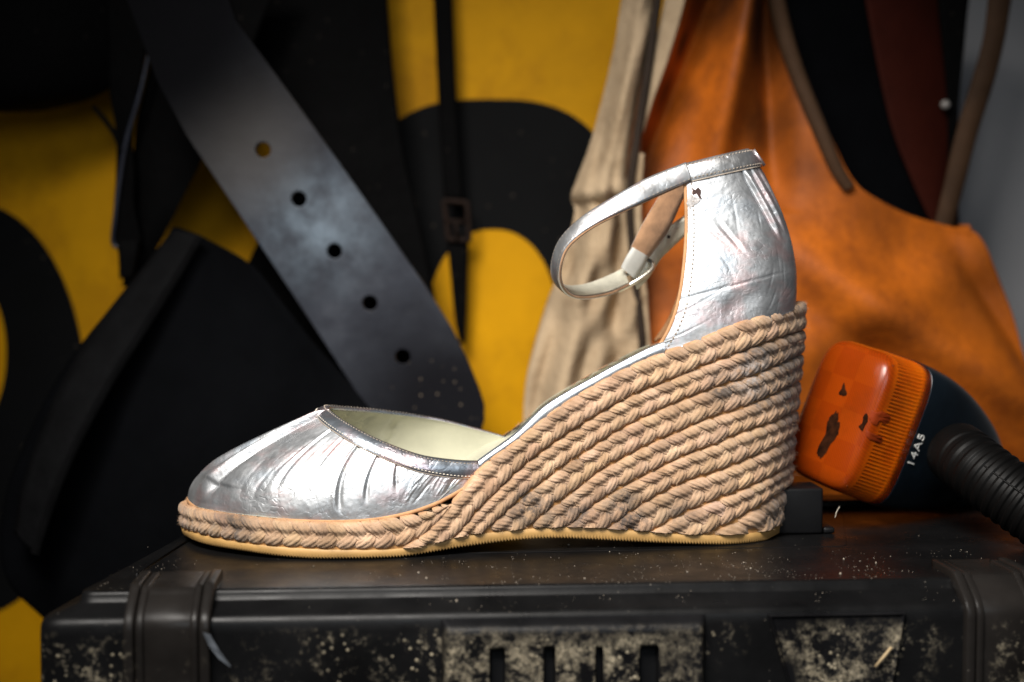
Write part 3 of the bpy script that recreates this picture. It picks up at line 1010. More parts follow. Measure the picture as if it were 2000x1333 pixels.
loop = cr(np.array([W(*p) for p in cs_]) - SHOE_LOC, 80, closed=True); loop = np.vstack([loop, loop[:2]])
bk.add(*tube_data(loop, .0011, 8)); bk.add(*tube_data(np.array([W(1216, 540, .0740), W(1250, 530, .0735)]) - SHOE_LOC, .0008, 8))
bk.build('buckle', M['buckle'], SHOE)


# ------------------------------------------------------------------ TOOLBOX
def mat_box(name, mud=0.0, top=False, base=(0.0050, 0.0050, 0.0056)):
    m, nt, b = newmat(name)
    geo = nd(nt, 'ShaderNodeNewGeometry'); co = geo.outputs['Position']
    n1 = noise(nt, co, 30, 4, 0.6)
    c = ramp(nt, n1, [(0.3, tuple(x * .7 for x in base)), (0.7, tuple(x * 1.6 for x in base))])
    ro = ramp(nt, noise(nt, co, 55, 5, 0.6), [(0.3, .24), (0.7, .46)])
    sx = nd(nt, 'ShaderNodeSeparateXYZ'); nt.links.new(geo.outputs['Normal'], sx.inputs[0])
    # dusty film
    film = ramp(nt, noise(nt, mapping(nt, co, (1, 1, 1), (4, 2, 7)), 24, 6, 0.7), [(0.42, 0.0), (0.8, 0.16)])
    c = mix(nt, film, c, (0.016, 0.015, 0.0142))
    # fine pale specks
    v = nd(nt, 'ShaderNodeTexVoronoi'); v.inputs['Scale'].default_value = 330; nt.links.new(co, v.inputs['Vector'])
    vr = nd(nt, 'ShaderNodeSeparateColor'); nt.links.new(v.outputs['Color'], vr.inputs[0])
    sp = math_(nt, 'MULTIPLY', ramp(nt, v.outputs['Distance'], [(0.05, 1.0), (0.13, 0.0)]), ramp(nt, vr.outputs[0], [(0.80, 0.0), (0.86, 1.0)]))
    sp = math_(nt, 'MULTIPLY', sp, ramp(nt, noise(nt, co, 28, 3), [(0.4, 0.15), (0.6, 1.0)]))
    c = mix(nt, math_(nt, 'MULTIPLY', sp, .55), c, (0.20, 0.18, 0.15))
    nm = math_(nt, 'ADD', math_(nt, 'MULTIPLY', noise(nt, co, 120, 10, 0.78), .7), math_(nt, 'MULTIPLY', noise(nt, mapping(nt, co, (1, 1, 1), (7, 3, 1)), 420, 5, .7), .3))
    nl = noise(nt, mapping(nt, co, (1, 1, 1), (2.2, .4, 5.1)), 22, 3, 0.5)
    hgt = nm
    v2 = nd(nt, 'ShaderNodeTexVoronoi'); v2.inputs['Scale'].default_value = 430; v2.inputs['Randomness'].default_value = 1; nt.links.new(co, v2.inputs['Vector'])
    v2c = nd(nt, 'ShaderNodeSeparateColor'); nt.links.new(v2.outputs['Color'], v2c.inputs[0])
    dots = math_(nt, 'MULTIPLY', ramp(nt, v2.outputs['Distance'], [(0.18, 1.0), (0.36, 0.0)]), ramp(nt, v2c.outputs[1], [(0.66, 0.0), (0.74, 1.0)]))
    gran = noise(nt, co, 780, 4, .7)
    if mud > 0:
        mk = math_(nt, 'MULTIPLY', ramp(nt, nm, [(0.60 - .16 * mud, 0.0), (0.70 - .14 * mud, 1.0)]), ramp(nt, nl, [(0.46 - .2 * mud, 0.0), (0.62 - .2 * mud, 1.0)]))
        mk = math_(nt, 'MULTIPLY', mk, ramp(nt, gran, [(.34, .25), (.52, 1.0)]))
        mk = math_(nt, 'MAXIMUM', mk, math_(nt, 'MULTIPLY', dots, ramp(nt, nl, [(0.48 - .16 * mud, 0.0), (0.60 - .16 * mud, .9)])))
        fr = nd(nt, 'ShaderNodeMapRange'); fr.inputs['From Min'].default_value = -.25; fr.inputs['From Max'].default_value = -.75
        nt.links.new(sx.outputs['Y'], fr.inputs['Value'])
        zz_ = nd(nt, 'ShaderNodeSeparateXYZ'); nt.links.new(co, zz_.inputs[0])
        zr = nd(nt, 'ShaderNodeMapRange'); zr.inputs['From Min'].default_value = -.0105; zr.inputs['From Max'].default_value = -.0195
        nt.links.new(zz_.outputs['Z'], zr.inputs['Value'])
        mk = math_(nt, 'MULTIPLY', mk, math_(nt, 'MULTIPLY', fr.outputs[0], zr.outputs[0], True))
        mc = ramp(nt, noise(nt, co, 420, 4, .7), [(0.3, (0.14, 0.115, 0.075)), (0.7, (0.56, 0.48, 0.34))])
        c = mix(nt, math_(nt, 'MULTIPLY', mk, .9, True), c, mc)
        ro = mix(nt, mk, ro, 0.95)
        hgt = math_(nt, 'ADD', math_(nt, 'MULTIPLY', mk, 1.0), math_(nt, 'MULTIPLY', nm, .15))
    setp(nt, b, color=c, rough=ro, spec=0.45, ior=1.26)
    p = bump(nt, hgt, 0.5 if mud else .06, 0.0008 if mud else .0012, None)
    bump(nt, noise(nt, co, 1500, 2), 0.08, 0.0002, b, p)
    return m


M['box'] = mat_box('black_box_plastic', 0.45)
M['box_mud'] = mat_box('muddy_box_plastic', .82)
M['box_badge'] = mat_box('muddy_box_badge', .75)
M['box_lid'] = mat_box('black_lid_plastic', 0.45, True, (0.0036, 0.0036, 0.0038))
M['latch'] = mat_box('latch_plastic', .5, base=(0.011, 0.0095, 0.0085))
M['black'] = plain('black_plastic', (0.004, 0.004, 0.0045), .45, spec=.25)

BOX = thing('toolbox', 'black plastic toolbox with mud spattered front under the shoe', 'toolbox', (0.05, .03, -.16))
BL = np.array(BOX.location)
RA = math.radians(4.0)
EX = np.array([math.cos(RA), math.sin(RA), 0]); EY = np.array([-math.sin(RA), math.cos(RA), 0]); EZ = np.array([0, 0, 1.0])
P0 = W(150, 1157, -.052); P0[2] = 0                     # left front corner of the lid's top face
ORG = np.array([P0[0], P0[1], 0])


def bx(x, y, z): return ORG + EX * np.asarray(x)[..., None] + EY * np.asarray(y)[..., None] + EZ * np.asarray(z)[..., None]


BW, BD = .46, .168
def ring_pts(o, rad, nseg=10):
    """rounded outline of the box in box coords grown by o; left edge leans in towards the back"""
    cs = [(-o, -o), (BW + o, -o), (BW + o - .03, BD + o), (.034 - o, BD + o)]
    out = []
    n = len(cs)
    for i in range(n):
        p = np.array(cs[i]); a = np.array(cs[i - 1]) - p; b = np.array(cs[(i + 1) % n]) - p
        a = a / np.linalg.norm(a); b = b / np.linalg.norm(b)
        for k in range(nseg + 1):
            t = k / nseg
            out.append(p + rad * ((1 - t) ** 2 * a + t ** 2 * b))
    return np.array(out)


prof = [(-.004, 0, .004), (-.0012, 0, .005), (-.0004, -.0004, .006), (0, -.0012, .006), (.0006, -.0032, .007), (.0015, -.0040, .007), (.0100, -.0064, .009), (.0118, -.0076, .010), (.0126, -.0096, .010), (.0128, -.013, .010), (.0130, -.055, .010)]
rings = []
for o_, z_, r_ in prof:
    q = ring_pts(o_, r_)
    rings.append(bx(q[:, 0], q[:, 1], np.full(len(q), z_)))
R_ = np.stack(rings, 1); nR = R_.shape[0]
fs = [tuple(f) for f in gridfaces(nR, len(prof), True)]
fs.append(tuple(i * len(prof) for i in range(nR)))
mesh('lid', R_ - BL, fs, M['box_lid'], BOX)
q = ring_pts(.0120, .010)
bd = np.stack([bx(q[:, 0], q[:, 1], np.full(len(q), z_)) for z_ in (-.0555, -.16)], 1)
mesh('body', bd - BL, [tuple(f) for f in gridfaces(nR, 2, True)] + [tuple(i * 2 + 1 for i in range(nR))[::-1]], M['box'], BOX)

# raised panel on the lid (low step) – slightly above the top face
def panel(name, poly, z0, z1, inset, mat, parent, base):
    """low raised panel: poly in world XY, sloped edge"""
    p = np.array(poly); n = len(p); c = p.mean(0)
    m = []
    for i in range(n):
        a = p[i - 1] - p[i]; b = p[(i + 1) % n] - p[i]
        a /= np.linalg.norm(a); b /= np.linalg.norm(b)
        for k in range(7):
            t = k / 6; m.append(p[i] + .005 * ((1 - t) ** 2 * a + t ** 2 * b))
    m = np.array(m); cc = m.mean(0)
    d = cc - m; d /= np.linalg.norm(d, axis=1, keepdims=True)
    rows = [np.column_stack([m, np.full(len(m), z0)]), np.column_stack([m + d * inset * .3, np.full(len(m), z0 + (z1 - z0) * .8)]), np.column_stack([m + d * inset, np.full(len(m), z1)])]
    g = np.stack(rows, 1); k = len(m)
    fs = [tuple(f) for f in gridfaces(k, 3, True)] + [tuple(i * 3 + 2 for i in range(k))]
    return mesh(name, g - base, fs, mat, parent)


def top(px, py):
    """lid plane z=0 seen at a pixel"""
    dx, dyw, dz = ray(px, py); t = -CZ / dz
    return np.array([dx * t, CY + dyw * t])


panel('lid_step', [top(860, 1082), top(1657, 1068), top(1648, 1004), top(1000, 1009)], -.0005, .00018, .0012, M['box_lid'], BOX, BL)
panel('lid_step', [top(262, 1127), top(372, 1056), top(376, 1051), top(276, 1119)], -.0005, .0007, .0010, M['box_lid'], BOX, BL)


def bxbox(name, x0, x1, y0, y1, z0, z1, mat, parent, bev=.001):
    bm = bmesh.new(); bmesh.ops.create_cube(bm, size=1)
    for v_ in bm.verts:
        p = bx(np.array((x0 + x1) / 2 + v_.co.x * (x1 - x0)), np.array((y0 + y1) / 2 + v_.co.y * (y1 - y0)), np.array((z0 + z1) / 2 + v_.co.z * (z1 - z0))) - BL
        v_.co = Vector(p)
    if bev: bmesh.ops.bevel(bm, geom=bm.edges[:], offset=bev, segments=3, affect='EDGES', profile=.5)
    me = bpy.data.meshes.new(name); bm.to_mesh(me); bm.free()
    o = link(name, me, mat, parent)
    return o


def boxcoord(p):
    d = np.array(p) - ORG[:len(p)] if len(p) == 3 else np.append(p, 0) - ORG
    return float(d @ EX), float(d @ EY)


# hinge block standing behind the heel and the low ledge beside it
hx, hy = boxcoord(top(1570, 1046))
bxbox('hinge_block', hx - .016, hx + .0085, hy, hy + .018, .0004, .0205, M['black'], BOX, .0012)
bxbox('hinge_block', hx + .0090, hx + .014, hy + .001, hy + .016, .0004, .0030, M['black'], BOX, .0008)
bxbox('rear_ledge', hx + .010, BW - .03, BD - .022, BD - .004, .0003, .0045, M['box_lid'], BOX, .0015)

# latches hugging the lid's front edge
def strip_over(x0, x1, lift, ytop, zbot, name, mat, parent, n=60, edge=.0010):
    """strap following the lid profile from the top face down the front, raised by lift"""
    base = [(ytop, 0.0), (ytop * .5, 0), (.002, 0), (.0004, -.0004), (-.0004, -.0016), (-.0015, -.0040), (-.0100, -.0064), (-.0118, -.0076), (-.0127, -.0096), (-.0130, -.014), (-.0132, -.03), (-.0132, zbot)]
    b2 = np.array(base)
    # smooth outline standing off the profile
    off = np.array([(ytop, lift), (.0, lift), (-.0035, lift - .0012), (-.0105 - lift * .4, -.0050 + lift * .45), (-.0128 - lift * .85, -.0082 + lift * .2), (-.0132 - lift, -.013), (-.0132 - lift, -.03), (-.0132 - lift, zbot)])
    c = resample(cr(off, 300), n)
    tn = np.gradient(c, axis=0); nn = np.stack([tn[:, 1], -tn[:, 0]], -1); nn /= np.linalg.norm(nn, axis=1, keepdims=True)
    if nn[0, 1] < 0: nn = -nn
    inn = c - nn * (lift + .0012)
    sec = [(x0, inn), (x0, c - nn * edge), (x0 + edge * .4, c - nn * edge * .3), (x0 + edge, c), (x1 - edge, c), (x1 - edge * .4, c - nn * edge * .3), (x1, c - nn * edge), (x1, inn)]
    g = np.stack([bx(np.full(n, x), cc[:, 0], cc[:, 1]) for x, cc in sec], 1)
    fs = [tuple(f) for f in gridfaces(n, 8)] + [tuple(range(8)), tuple((n - 1) * 8 + i for i in range(8))[::-1]]
    return mesh(name, g - BL, fs, mat, parent)


def latch(xc, w):
    la = strip_over(xc - w / 2 + .0042, xc + w / 2 - .0042, .0016, .026, -.07, 'latch', M['latch'], BOX)
    for a, b_, l_ in ((0, .0036, .0032), (.0040, .0070, .0026), (w - .0070, w - .0042, .0026), (w - .0038, w, .0034)):
        strip_over(xc - w / 2 + a, xc - w / 2 + b_, l_, .020, -.07, 'latch_rail', M['latch'], la, edge=.0007)
    return la


def fx(px, py=1260):
    """box x of a point of the front face seen at pixel px"""
    dx, dyw, dz = ray(px, py)
    # plane: (p-ORG).EY = -.0135
    o_ = np.array([0, CY, CZ]); d = np.array([float(dx), float(dyw), float(dz)])
    t = ((ORG - o_) @ EY - .0135) / (d @ EY)
    p = o_ + d * t
    return float((p - ORG) @ EX), float(p[2])


x0, x1 = fx(243)[0], fx(412)[0]
latch((x0 + x1) / 2, x1 - x0)
x0, x1 = fx(1882)[0], fx(1882)[0] + (x1 - x0)
latch((x0 + x1) / 2, x1 - x0)

# carrying-handle grip on the front with upright slots
x0, x1 = fx(862)[0], fx(1378)[0]
nx_, nz_ = 300, 70
hx_ = np.linspace(x0, x1, nx_); hz_ = np.linspace(-.0088, -.075, nz_)
Xg, Zg = np.meshgrid(hx_, hz_, indexing='ij')
e = np.minimum(Xg - x0, x1 - Xg)
et = (-.0088 - Zg)
dep = .0052 * (1 - np.clip(1 - e / .0035, 0, 1) ** 3) * (1 - np.clip(1 - et / .0050, 0, 1) ** 2.4)
for pa, pb in ((955, 986), (1060, 1084), (1160, 1176), (1246, 1284)):
    a, b_ = fx(pa)[0], fx(pb)[0]
    ins_ = np.clip((Xg - a) / .0007, 0, 1) * np.clip((b_ - Xg) / .0007, 0, 1) * np.clip((-.0185 - Zg) / .0010, 0, 1)
    dep = dep - ins_ * .0038
g = bx(Xg, -.0128 - dep, Zg)
grip = mesh('grip', g - BL, gridfaces(nx_, nz_), [M['box_mud'], M['black']], BOX)
slot = np.zeros((nx_, nz_), bool)
for pa, pb in ((955, 986), (1060, 1084), (1160, 1176), (1246, 1284)):
    slot |= (Xg > fx(pa)[0] + .0003) & (Xg < fx(pb)[0] - .0003) & (Zg < -.0188)
grip.data.polygons.foreach_set('material_index', slot[:-1, :-1].ravel().astype(np.int32))

# trapezoid badge plate on the front
def fz(py, px=1600): return fx(px, py)[1]
tz0, tz1 = fz(1199), -.07
tp = [(fx(1500, 1199)[0], tz0), (fx(1768, 1199)[0], tz0), (fx(1712, 1450)[0], tz1), (fx(1592, 1450)[0], tz1)]
cx_ = sum(p[0] for p in tp) / 4
def bpt(x, z, d): return bx(np.array(x), np.array(-.0130 - d), np.array(z))
vs, fs2 = [], []
for s_, d_ in ((1.0, -.0005), (1.0, .0012), (.975, .0016), (.93, .0007)):
    for (x, z) in tp:
        zc = (tz0 + tz1) / 2
        vs.append(bpt(cx_ + (x - cx_) * s_, zc + (z - zc) * (1 - (1 - s_) * .6), d_))
for k in range(3):
    for i in range(4):
        j = (i + 1) % 4; fs2.append((k * 4 + i, k * 4 + j, k * 4 + 4 + j, k * 4 + 4 + i))
fs2.append((12, 13, 14, 15))
mesh('badge_plate', np.array(vs) - BL, fs2, M['box_badge'], BOX, smooth=False)
# frayed translucent sliver hanging off the left latch rail
M['sliver'] = plain('clear_grey_plastic', (0.10, 0.11, 0.125), .3, var=.4, vscale=200)
sl_x, sl_z = fx(408, 1228)
sv = [bpt(sl_x - .0012, -.0105, .0060), bpt(sl_x + .0012, -.0112, .0064), bpt(sl_x + .0042, -.0165, .0072), bpt(sl_x + .0082, -.0225, .0068), bpt(sl_x + .0042, -.0195, .0066), bpt(sl_x + .0008, -.0150, .0062)]
solid(mesh('plastic_sliver', np.array(sv) - BL, [(0, 1, 2, 5), (5, 2, 3, 4)], M['sliver'], BOX, smooth=False), .0004, 0)

# straw stuck to the badge plate
M['straw'] = plain('dry_straw', (0.42, 0.31, 0.17), .8)
sx0, sz0 = fx(1707, 1300); sx1, sz1 = fx(1738, 1262)
st_ = tube('straw', np.array([bpt(sx0, sz0, .0022), bpt((sx0 + sx1) / 2, (sz0 + sz1) / 2 + .0002, .0026), bpt(sx1, sz1, .0022)]), .00055, M['straw'])
tag(st_, 'short dry straw stuck to the muddy badge plate of the toolbox', 'straw')
hair = tube('fibre', cr([W(1631, 1012, .05), W(1634, 1000, .05), W(1640, 990, .05)], 8), .00012, plain('pale_fibre', (.7, .62, .5), .8))
tag(hair, 'fine pale fibre sticking up from the toolbox lid beside the amber lamp', 'fibre')

# grit scattered on the lid and chamfer (one uncountable mass)
gm = MB()
ico = bmesh.new(); bmesh.ops.create_icosphere(ico, subdivisions=1, radius=1)
iv = np.array([v_.co[:] for v_ in ico.verts]); ifc = [tuple(v_.index for v_ in f.verts) for f in ico.faces]; ico.free()
for k in range(1500):
    y = -abs(rng.normal(0, .006)) - .001 if rng.random() < .12 else rng.uniform(0, .085) * rng.random() ** .5
    x = rng.uniform(.005, .37)
    if rng.random() < .4: x = rng.normal(.23, .07)
    if mnoise.noise((x * 45, y * 60, 3.1)) < .02 + .25 * rng.random() - .12: continue
    z = 0.0 if y >= 0 else (-.004 + (y + .0015) * .28 if y < -.0015 else -.003)
    r_ = .00007 + .00014 * rng.random() ** 3 + (.0003 if rng.random() < .02 else 0)
    sc_ = rng.uniform(.7, 1.4, 3) * r_
    gm.add(bx(np.array(x), np.array(y), np.array(z + r_ * .6))[None] + iv * sc_, ifc)
M['grit'] = plain('pale_grit', (0.22, 0.185, 0.145), .8, var=.5, vscale=900)
gr = gm.build('grit', M['grit'], None, False); gr['kind'] = 'stuff'; gr['label'] = 'pale dust grains scattered over the black toolbox lid'


# ------------------------------------------------------------------ INDICATOR LAMP
def mat_lens():
    m, nt, b = newmat('amber_lens')
    ob = coords(nt)
    def dot(v):
        n = nd(nt, 'ShaderNodeVectorMath', operation='DOT_PRODUCT'); nt.links.new(ob, n.inputs[0]); n.inputs[1].default_value = tuple(v)
        return n.outputs['Value']
    cx = nd(nt, 'ShaderNodeCombineXYZ'); nt.links.new(dot(UX), cx.inputs[0]); nt.links.new(dot(VX), cx.inputs[1])
    ck = nd(nt, 'ShaderNodeTexChecker'); ck.inputs['Scale'].default_value = 78
    nt.links.new(mapping(nt, cx.outputs[0], (1, 1, 1), (.0031, .0042, .001)), ck.inputs['Vector'])
    w = nd(nt, 'ShaderNodeTexWave', wave_type='BANDS', bands_direction='DIAGONAL'); w.inputs['Scale'].default_value = 420; nt.links.new(cx.outputs[0], w.inputs['Vector'])
    face = mix(nt, ck.outputs['Fac'], (0.43, 0.056, 0.0018), (0.48, 0.068, 0.0022))
    face = mix(nt, .18, face, w.outputs['Color'], 'MULTIPLY')
    n1 = noise(nt, ob, 90, 3)
    side = ramp(nt, n1, [(0.3, (0.80, 0.135, 0.002)), (0.7, (0.95, 0.205, 0.004))])
    k = nd(nt, 'ShaderNodeMapRange', interpolation_type='SMOOTHSTEP'); k.inputs['From Min'].default_value = .0005; k.inputs['From Max'].default_value = .0058
    nt.links.new(dot(AX), k.inputs['Value'])
    col = mix(nt, k.outputs[0], face, side)
    col = mix(nt, ramp(nt, noise(nt, ob, 60, 5, .7), [(0.5, 0.0), (0.75, .45)]), col, (0.22, 0.036, 0.003))
    setp(nt, b, color=col, rough=.25, ior=1.49, trans=.5, spec=.22)
    return m


M['reflector'] = plain('lamp_reflector', (0.13, 0.028, 0.004), .5, var=.5, vscale=70, bumps=.3, bscale=120)
M['housing'] = plain('blue_black_housing', (0.0045, 0.0085, 0.013), .3, var=.4, vscale=40, bumps=.12, bscale=300)
M['hose'] = plain('black_rubber_hose', (0.0025, 0.0023, 0.0022), .5, var=.3, vscale=60, spec=.14)
M['paint_white'] = plain('white_print', (0.75, 0.74, 0.70), .7, var=.1)
M['burn'] = plain('scorched_plastic', (0.020, 0.006, 0.002), .9, spec=.05, var=.6, vscale=300)

LY = .078
beta = math.radians(36)
ca, sa = math.cos(beta), math.sin(beta)
AX = np.array([.94 * ca, sa, -.345 * ca]); AX /= np.linalg.norm(AX)
UX = np.array([-.345, 0, -.94]); UX /= np.linalg.norm(UX)
UX = UX - AX * (UX @ AX); UX /= np.linalg.norm(UX)
VX = np.cross(UX, AX)
if VX[1] < 0: VX = -VX                                  # VX points away from the camera
HU, HVv = .0325, .0212
M['lens'] = mat_lens()
near_mid = W(1781, 861, LY - .014)                      # middle of the lens/housing joint on the near side
LC = near_mid + VX * HVv - AX * .027                    # centre of the lens face
LAMP = thing('indicator_lamp', 'amber indicator lamp with blue-black housing and ribbed black hose lying on toolbox', 'lamp', tuple(LC))


def sup(n, ex):
    th = np.linspace(0, 2 * np.pi, n, endpoint=False)
    return np.sign(np.cos(th)) * np.abs(np.cos(th)) ** (2 / ex), np.sign(np.sin(th)) * np.abs(np.sin(th)) ** (2 / ex)


def loft(name, prof, mat, parent, n=96, rib=None, cap0=False, cap1=False):
    rows = []
    for a, su, sv, ex in prof:
        cu, cv = sup(n, ex)
        rows.append(AX * a + (UX * HU * su) * cu[:, None] + (VX * HVv * sv) * cv[:, None])
    g = np.stack(rows, 1)
    if rib is not None: g = rib(g)
    fs = [tuple(f) for f in gridfaces(n, len(prof), True)]
    if cap0: fs.append(tuple(i * len(prof) for i in range(n)))
    if cap1: fs.append(tuple(i * len(prof) + len(prof) - 1 for i in range(n))[::-1])
    return mesh(name, g, fs, mat, parent)


def rib_fn(g):
    # fine flutes running round the side wall (along the axis)
    n = g.shape[0]
    ax = np.linspace(0, 1, g.shape[1])
    return g


nlp = 900
cu, cv = sup(6000, 5.0)
_al = np.concatenate([[0], np.cumsum(np.hypot(np.diff(np.r_[cu, cu[0]]) * HU, np.diff(np.r_[cv, cv[0]]) * HVv))])
_tt = np.linspace(0, _al[-1], nlp, endpoint=False)
cu, cv = np.interp(_tt, _al, np.r_[cu, cu[0]]), np.interp(_tt, _al, np.r_[cv, cv[0]])
lp = [(-.0030, .20, .20), (-.0030, .35, .35), (-.0028, .70, .70), (-.0018, .86, .85), (-.0004, .93, .93), (.0014, .962, .962), (.0036, .982, .982), (.0044, .986, .986), (.0048, .984, .984), (.0200, 1.002, 1.002), (.0208, 1.015, 1.015), (.0270, 1.02, 1.02)]
arcu = np.cumsum(np.r_[0, np.hypot(np.diff(cu) * HU, np.diff(cv) * HVv)])
flute = np.sin(arcu / .00165 * 2 * np.pi)
rows = []
for a, su, sv in lp:
    p = AX * a + (UX * HU * su) * cu[:, None] + (VX * HVv * sv) * cv[:, None]
    if .0045 < a < .0205:
        rad = (UX * HU) * cu[:, None] + (VX * HVv) * cv[:, None]
        p = p + rad / np.linalg.norm(rad, axis=1, keepdims=True) * (flute * .00020)[:, None]
    rows.append(p)
gl = np.stack(rows, 1)
lens = mesh('lens', gl, [tuple(f) for f in gridfaces(nlp, len(lp), True)] + [tuple(i * len(lp) for i in range(nlp))], M['lens'], LAMP)
solid(lens, .0016, -1)
# checkered reflector block inside, seen through the amber
rw = []
for iu in range(7):
    for iv_ in range(5):
        pass
rb = MB()
for iu in range(5):
    for iv_ in range(4):
        c = UX * HU * .86 * ((iu + .5) / 5 * 2 - 1) + VX * HVv * .84 * ((iv_ + .5) / 4 * 2 - 1) + AX * (.0012 + .0022 * ((iu + iv_) % 2))
        hu_, hv2 = HU * .84 / 5, HVv * .82 / 4
        rb.add([c - UX * hu_ - VX * hv2, c + UX * hu_ - VX * hv2, c + UX * hu_ + VX * hv2, c - UX * hu_ + VX * hv2,
                c - UX * hu_ - VX * hv2 + AX * .002, c + UX * hu_ - VX * hv2 + AX * .002, c + UX * hu_ + VX * hv2 + AX * .002, c - UX * hu_ + VX * hv2 + AX * .002],
               [(0, 1, 2, 3), (4, 5, 6, 7), (0, 1, 5, 4), (1, 2, 6, 5), (2, 3, 7, 6), (3, 0, 4, 7)])
rb.build('reflector', M['reflector'], lens, False)
cu2, cv2 = sup(96, 5.0)
cupv = np.stack([AX * a + (UX * HU * s_) * cu2[:, None] + (VX * HVv * s_) * cv2[:, None] for a, s_ in ((.0062, .90), (.027, .93))], 1)
mesh('reflector_cup', cupv, gridfaces(96, 2, True), M['reflector'], lens)
hp_ = [(.0272, 1.0, 1.0, 5), (.0274, 1.022, 1.022, 5), (.0282, 1.03, 1.03, 5), (.036, 1.03, 1.04, 4.2), (.046, 1.0, 1.02, 3.6), (.056, .93, .97, 3.2), (.066, .82, .88, 2.9), (.076, .68, .76, 2.6), (.085, .52, .60, 2.4), (.092, .34, .42, 2.2), (.097, .14, .2, 2), (.098, .01, .01, 2)]
hp_ = [(a if a < .03 else .03 + (a - .03) * 1.38, b1, c1, e1) for a, b1, c1, e1 in hp_]
cprof = cr(np.array(hp_), 60)
hs_o = loft('housing', [tuple(p) for p in cprof], M['housing'], LAMP)
# scorch marks and chips on the lens
def on_lens(px, py, lift=.0003):
    d = np.array([float(x) for x in ray(px, py)]); d /= np.linalg.norm(d)
    Q = gl.reshape(-1, 3) + LC - np.array([0, CY, CZ])
    dist = Q @ d
    e = np.linalg.norm(Q - dist[:, None] * d, axis=1)
    # densify by interpolating: nearest 6 with the smallest depth
    k = np.argsort(e)[:8]
    w_ = 1 / (e[k] + 1e-5)
    dd = float((dist[k] * w_).sum() / w_.sum())
    return np.array([0, CY, CZ]) + d * (dd - lift) - LC
from mathutils.bvhtree import BVHTree
_bv = BVHTree.FromPolygons([Vector(map(float, p)) for p in gl.reshape(-1, 3)], [tuple(map(int, f)) for f in gridfaces(nlp, len(lp), True)] + [tuple(i * len(lp) for i in range(nlp))])
def on_lens(px, py, lift=.00035):
    o_ = Vector((0, CY, CZ)) - Vector(map(float, LC)); d = Vector([float(x) for x in ray(px, py)]).normalized()
    h = _bv.ray_cast(o_, d)
    p = h[0] if h[0] is not None else _bv.find_nearest(o_ + d * .62)[0]
    return np.array(p - d * lift)
def patch_on_lens(name, poly, mat):
    """thin irregular patch following the lens surface"""
    q = np.array(poly, float); c = q.mean(0); n = 48
    ring_ = cr(q, n, closed=True)
    ring_ = c + (ring_ - c) * (1 + rng.normal(0, .045, (n, 1)))
    vs_ = [on_lens(*c)]; fs_ = []
    for k, f in enumerate((.25, .5, .75, 1.0)):
        vs_ += [on_lens(*(c + (p - c) * f), lift=.00060 if f < 1 else .0003) for p in ring_]
    for i in range(n):
        j = (i + 1) % n
        fs_.append((0, 1 + i, 1 + j))
        for k in range(3): fs_.append((1 + k * n + i, 1 + (k + 1) * n + i, 1 + (k + 1) * n + j, 1 + k * n + j))
    return mesh(name, np.array(vs_), fs_, mat, lens)
M['wax'] = plain('dried_orange_smear', (0.20, 0.026, 0.004), .6, spec=.1)
for poly in ([(1632, 807), (1638, 816), (1640, 835), (1634, 852), (1622, 868), (1612, 886), (1603, 893), (1596, 884), (1601, 868), (1612, 848), (1616, 825), (1624, 812)],
             [(1648, 748), (1651, 760), (1654, 770), (1647, 774), (1638, 769), (1643, 760)],
             [(1693, 808), (1695, 822), (1689, 832), (1684, 842), (1677, 834), (1684, 826), (1686, 814)]):
    patch_on_lens('scorch_mark', poly, M['burn'])
for poly in ([(1700, 802), (1712, 806), (1722, 803), (1735, 810), (1739, 818), (1729, 828), (1719, 824), (1711, 832), (1700, 822)], [(1692, 842), (1703, 846), (1712, 850), (1724, 856), (1718, 866), (1706, 862), (1694, 856)]):
    patch_on_lens('smear', poly, M['wax'])
# printed characters on the near side of the housing
tc = bpy.data.curves.new('lettering', 'FONT'); tc.body = '14A5'; tc.size = .0066; tc.align_x = 'CENTER'; tc.align_y = 'CENTER'; tc.extrude = .00012; tc.space_character = 1.12
to = bpy.data.objects.new('lettering', tc); COL.objects.link(to); tc.materials.append(M['paint_white'])
sidep2 = LC - VX * HVv * 1.040
o_ = np.array([0, CY, CZ]); d = np.array([float(x) for x in ray(1790, 880)])
tt = ((sidep2 - VX * .0003 - o_) @ VX) / (d @ VX)
pos = o_ + d * tt - LC
bx_dir = -UX; by_dir = -AX; bz = np.cross(bx_dir, by_dir)
mt = Matrix(((bx_dir[0], by_dir[0], bz[0], pos[0]), (bx_dir[1], by_dir[1], bz[1], pos[1]), (bx_dir[2], by_dir[2], bz[2], pos[2]), (0, 0, 0, 1)))
dg = bpy.context.evaluated_depsgraph_get()
me_t = bpy.data.meshes.new_from_object(to.evaluated_get(dg)); bpy.data.objects.remove(to)
me_t.name = 'lettering'; me_t.transform(mt)
lo_ = bpy.data.objects.new('lettering', me_t); COL.objects.link(lo_); lo_.parent = hs_o
if not me_t.materials: me_t.materials.append(M['paint_white'])
# ribbed hose leaving the housing towards the right front
pth = cr([W(1868, 884, .062), W(1898, 908, .048), (W(1942, 942, .038)), W(1995, 980, .030), W(2075, 1036, .020), W(2165, 1096, .012)], 420)
sarc = arclen(pth)
rad = np.interp(sarc, [0, .004, .012, sarc[-1]], [.0136, .0138, .0136, .0136])
rad = rad + np.where(sarc > .009, (.00030) * np.clip(np.sin(sarc / .0046 * 2 * np.pi) * 1.8, -1, 1), 0)
hv_, hf_ = tube_data(pth, rad, 48)
hose = mesh('hose', hv_ - LC, hf_, M['hose'], LAMP)
off_ = np.array([-.25, -.85, .35]); off_ /= np.linalg.norm(off_)
tv, tf = tube_data(pth[40:] + off_ * .0139, .0004, 6)
mesh('mould_seam', tv - LC, tf, M['hose'], hose)


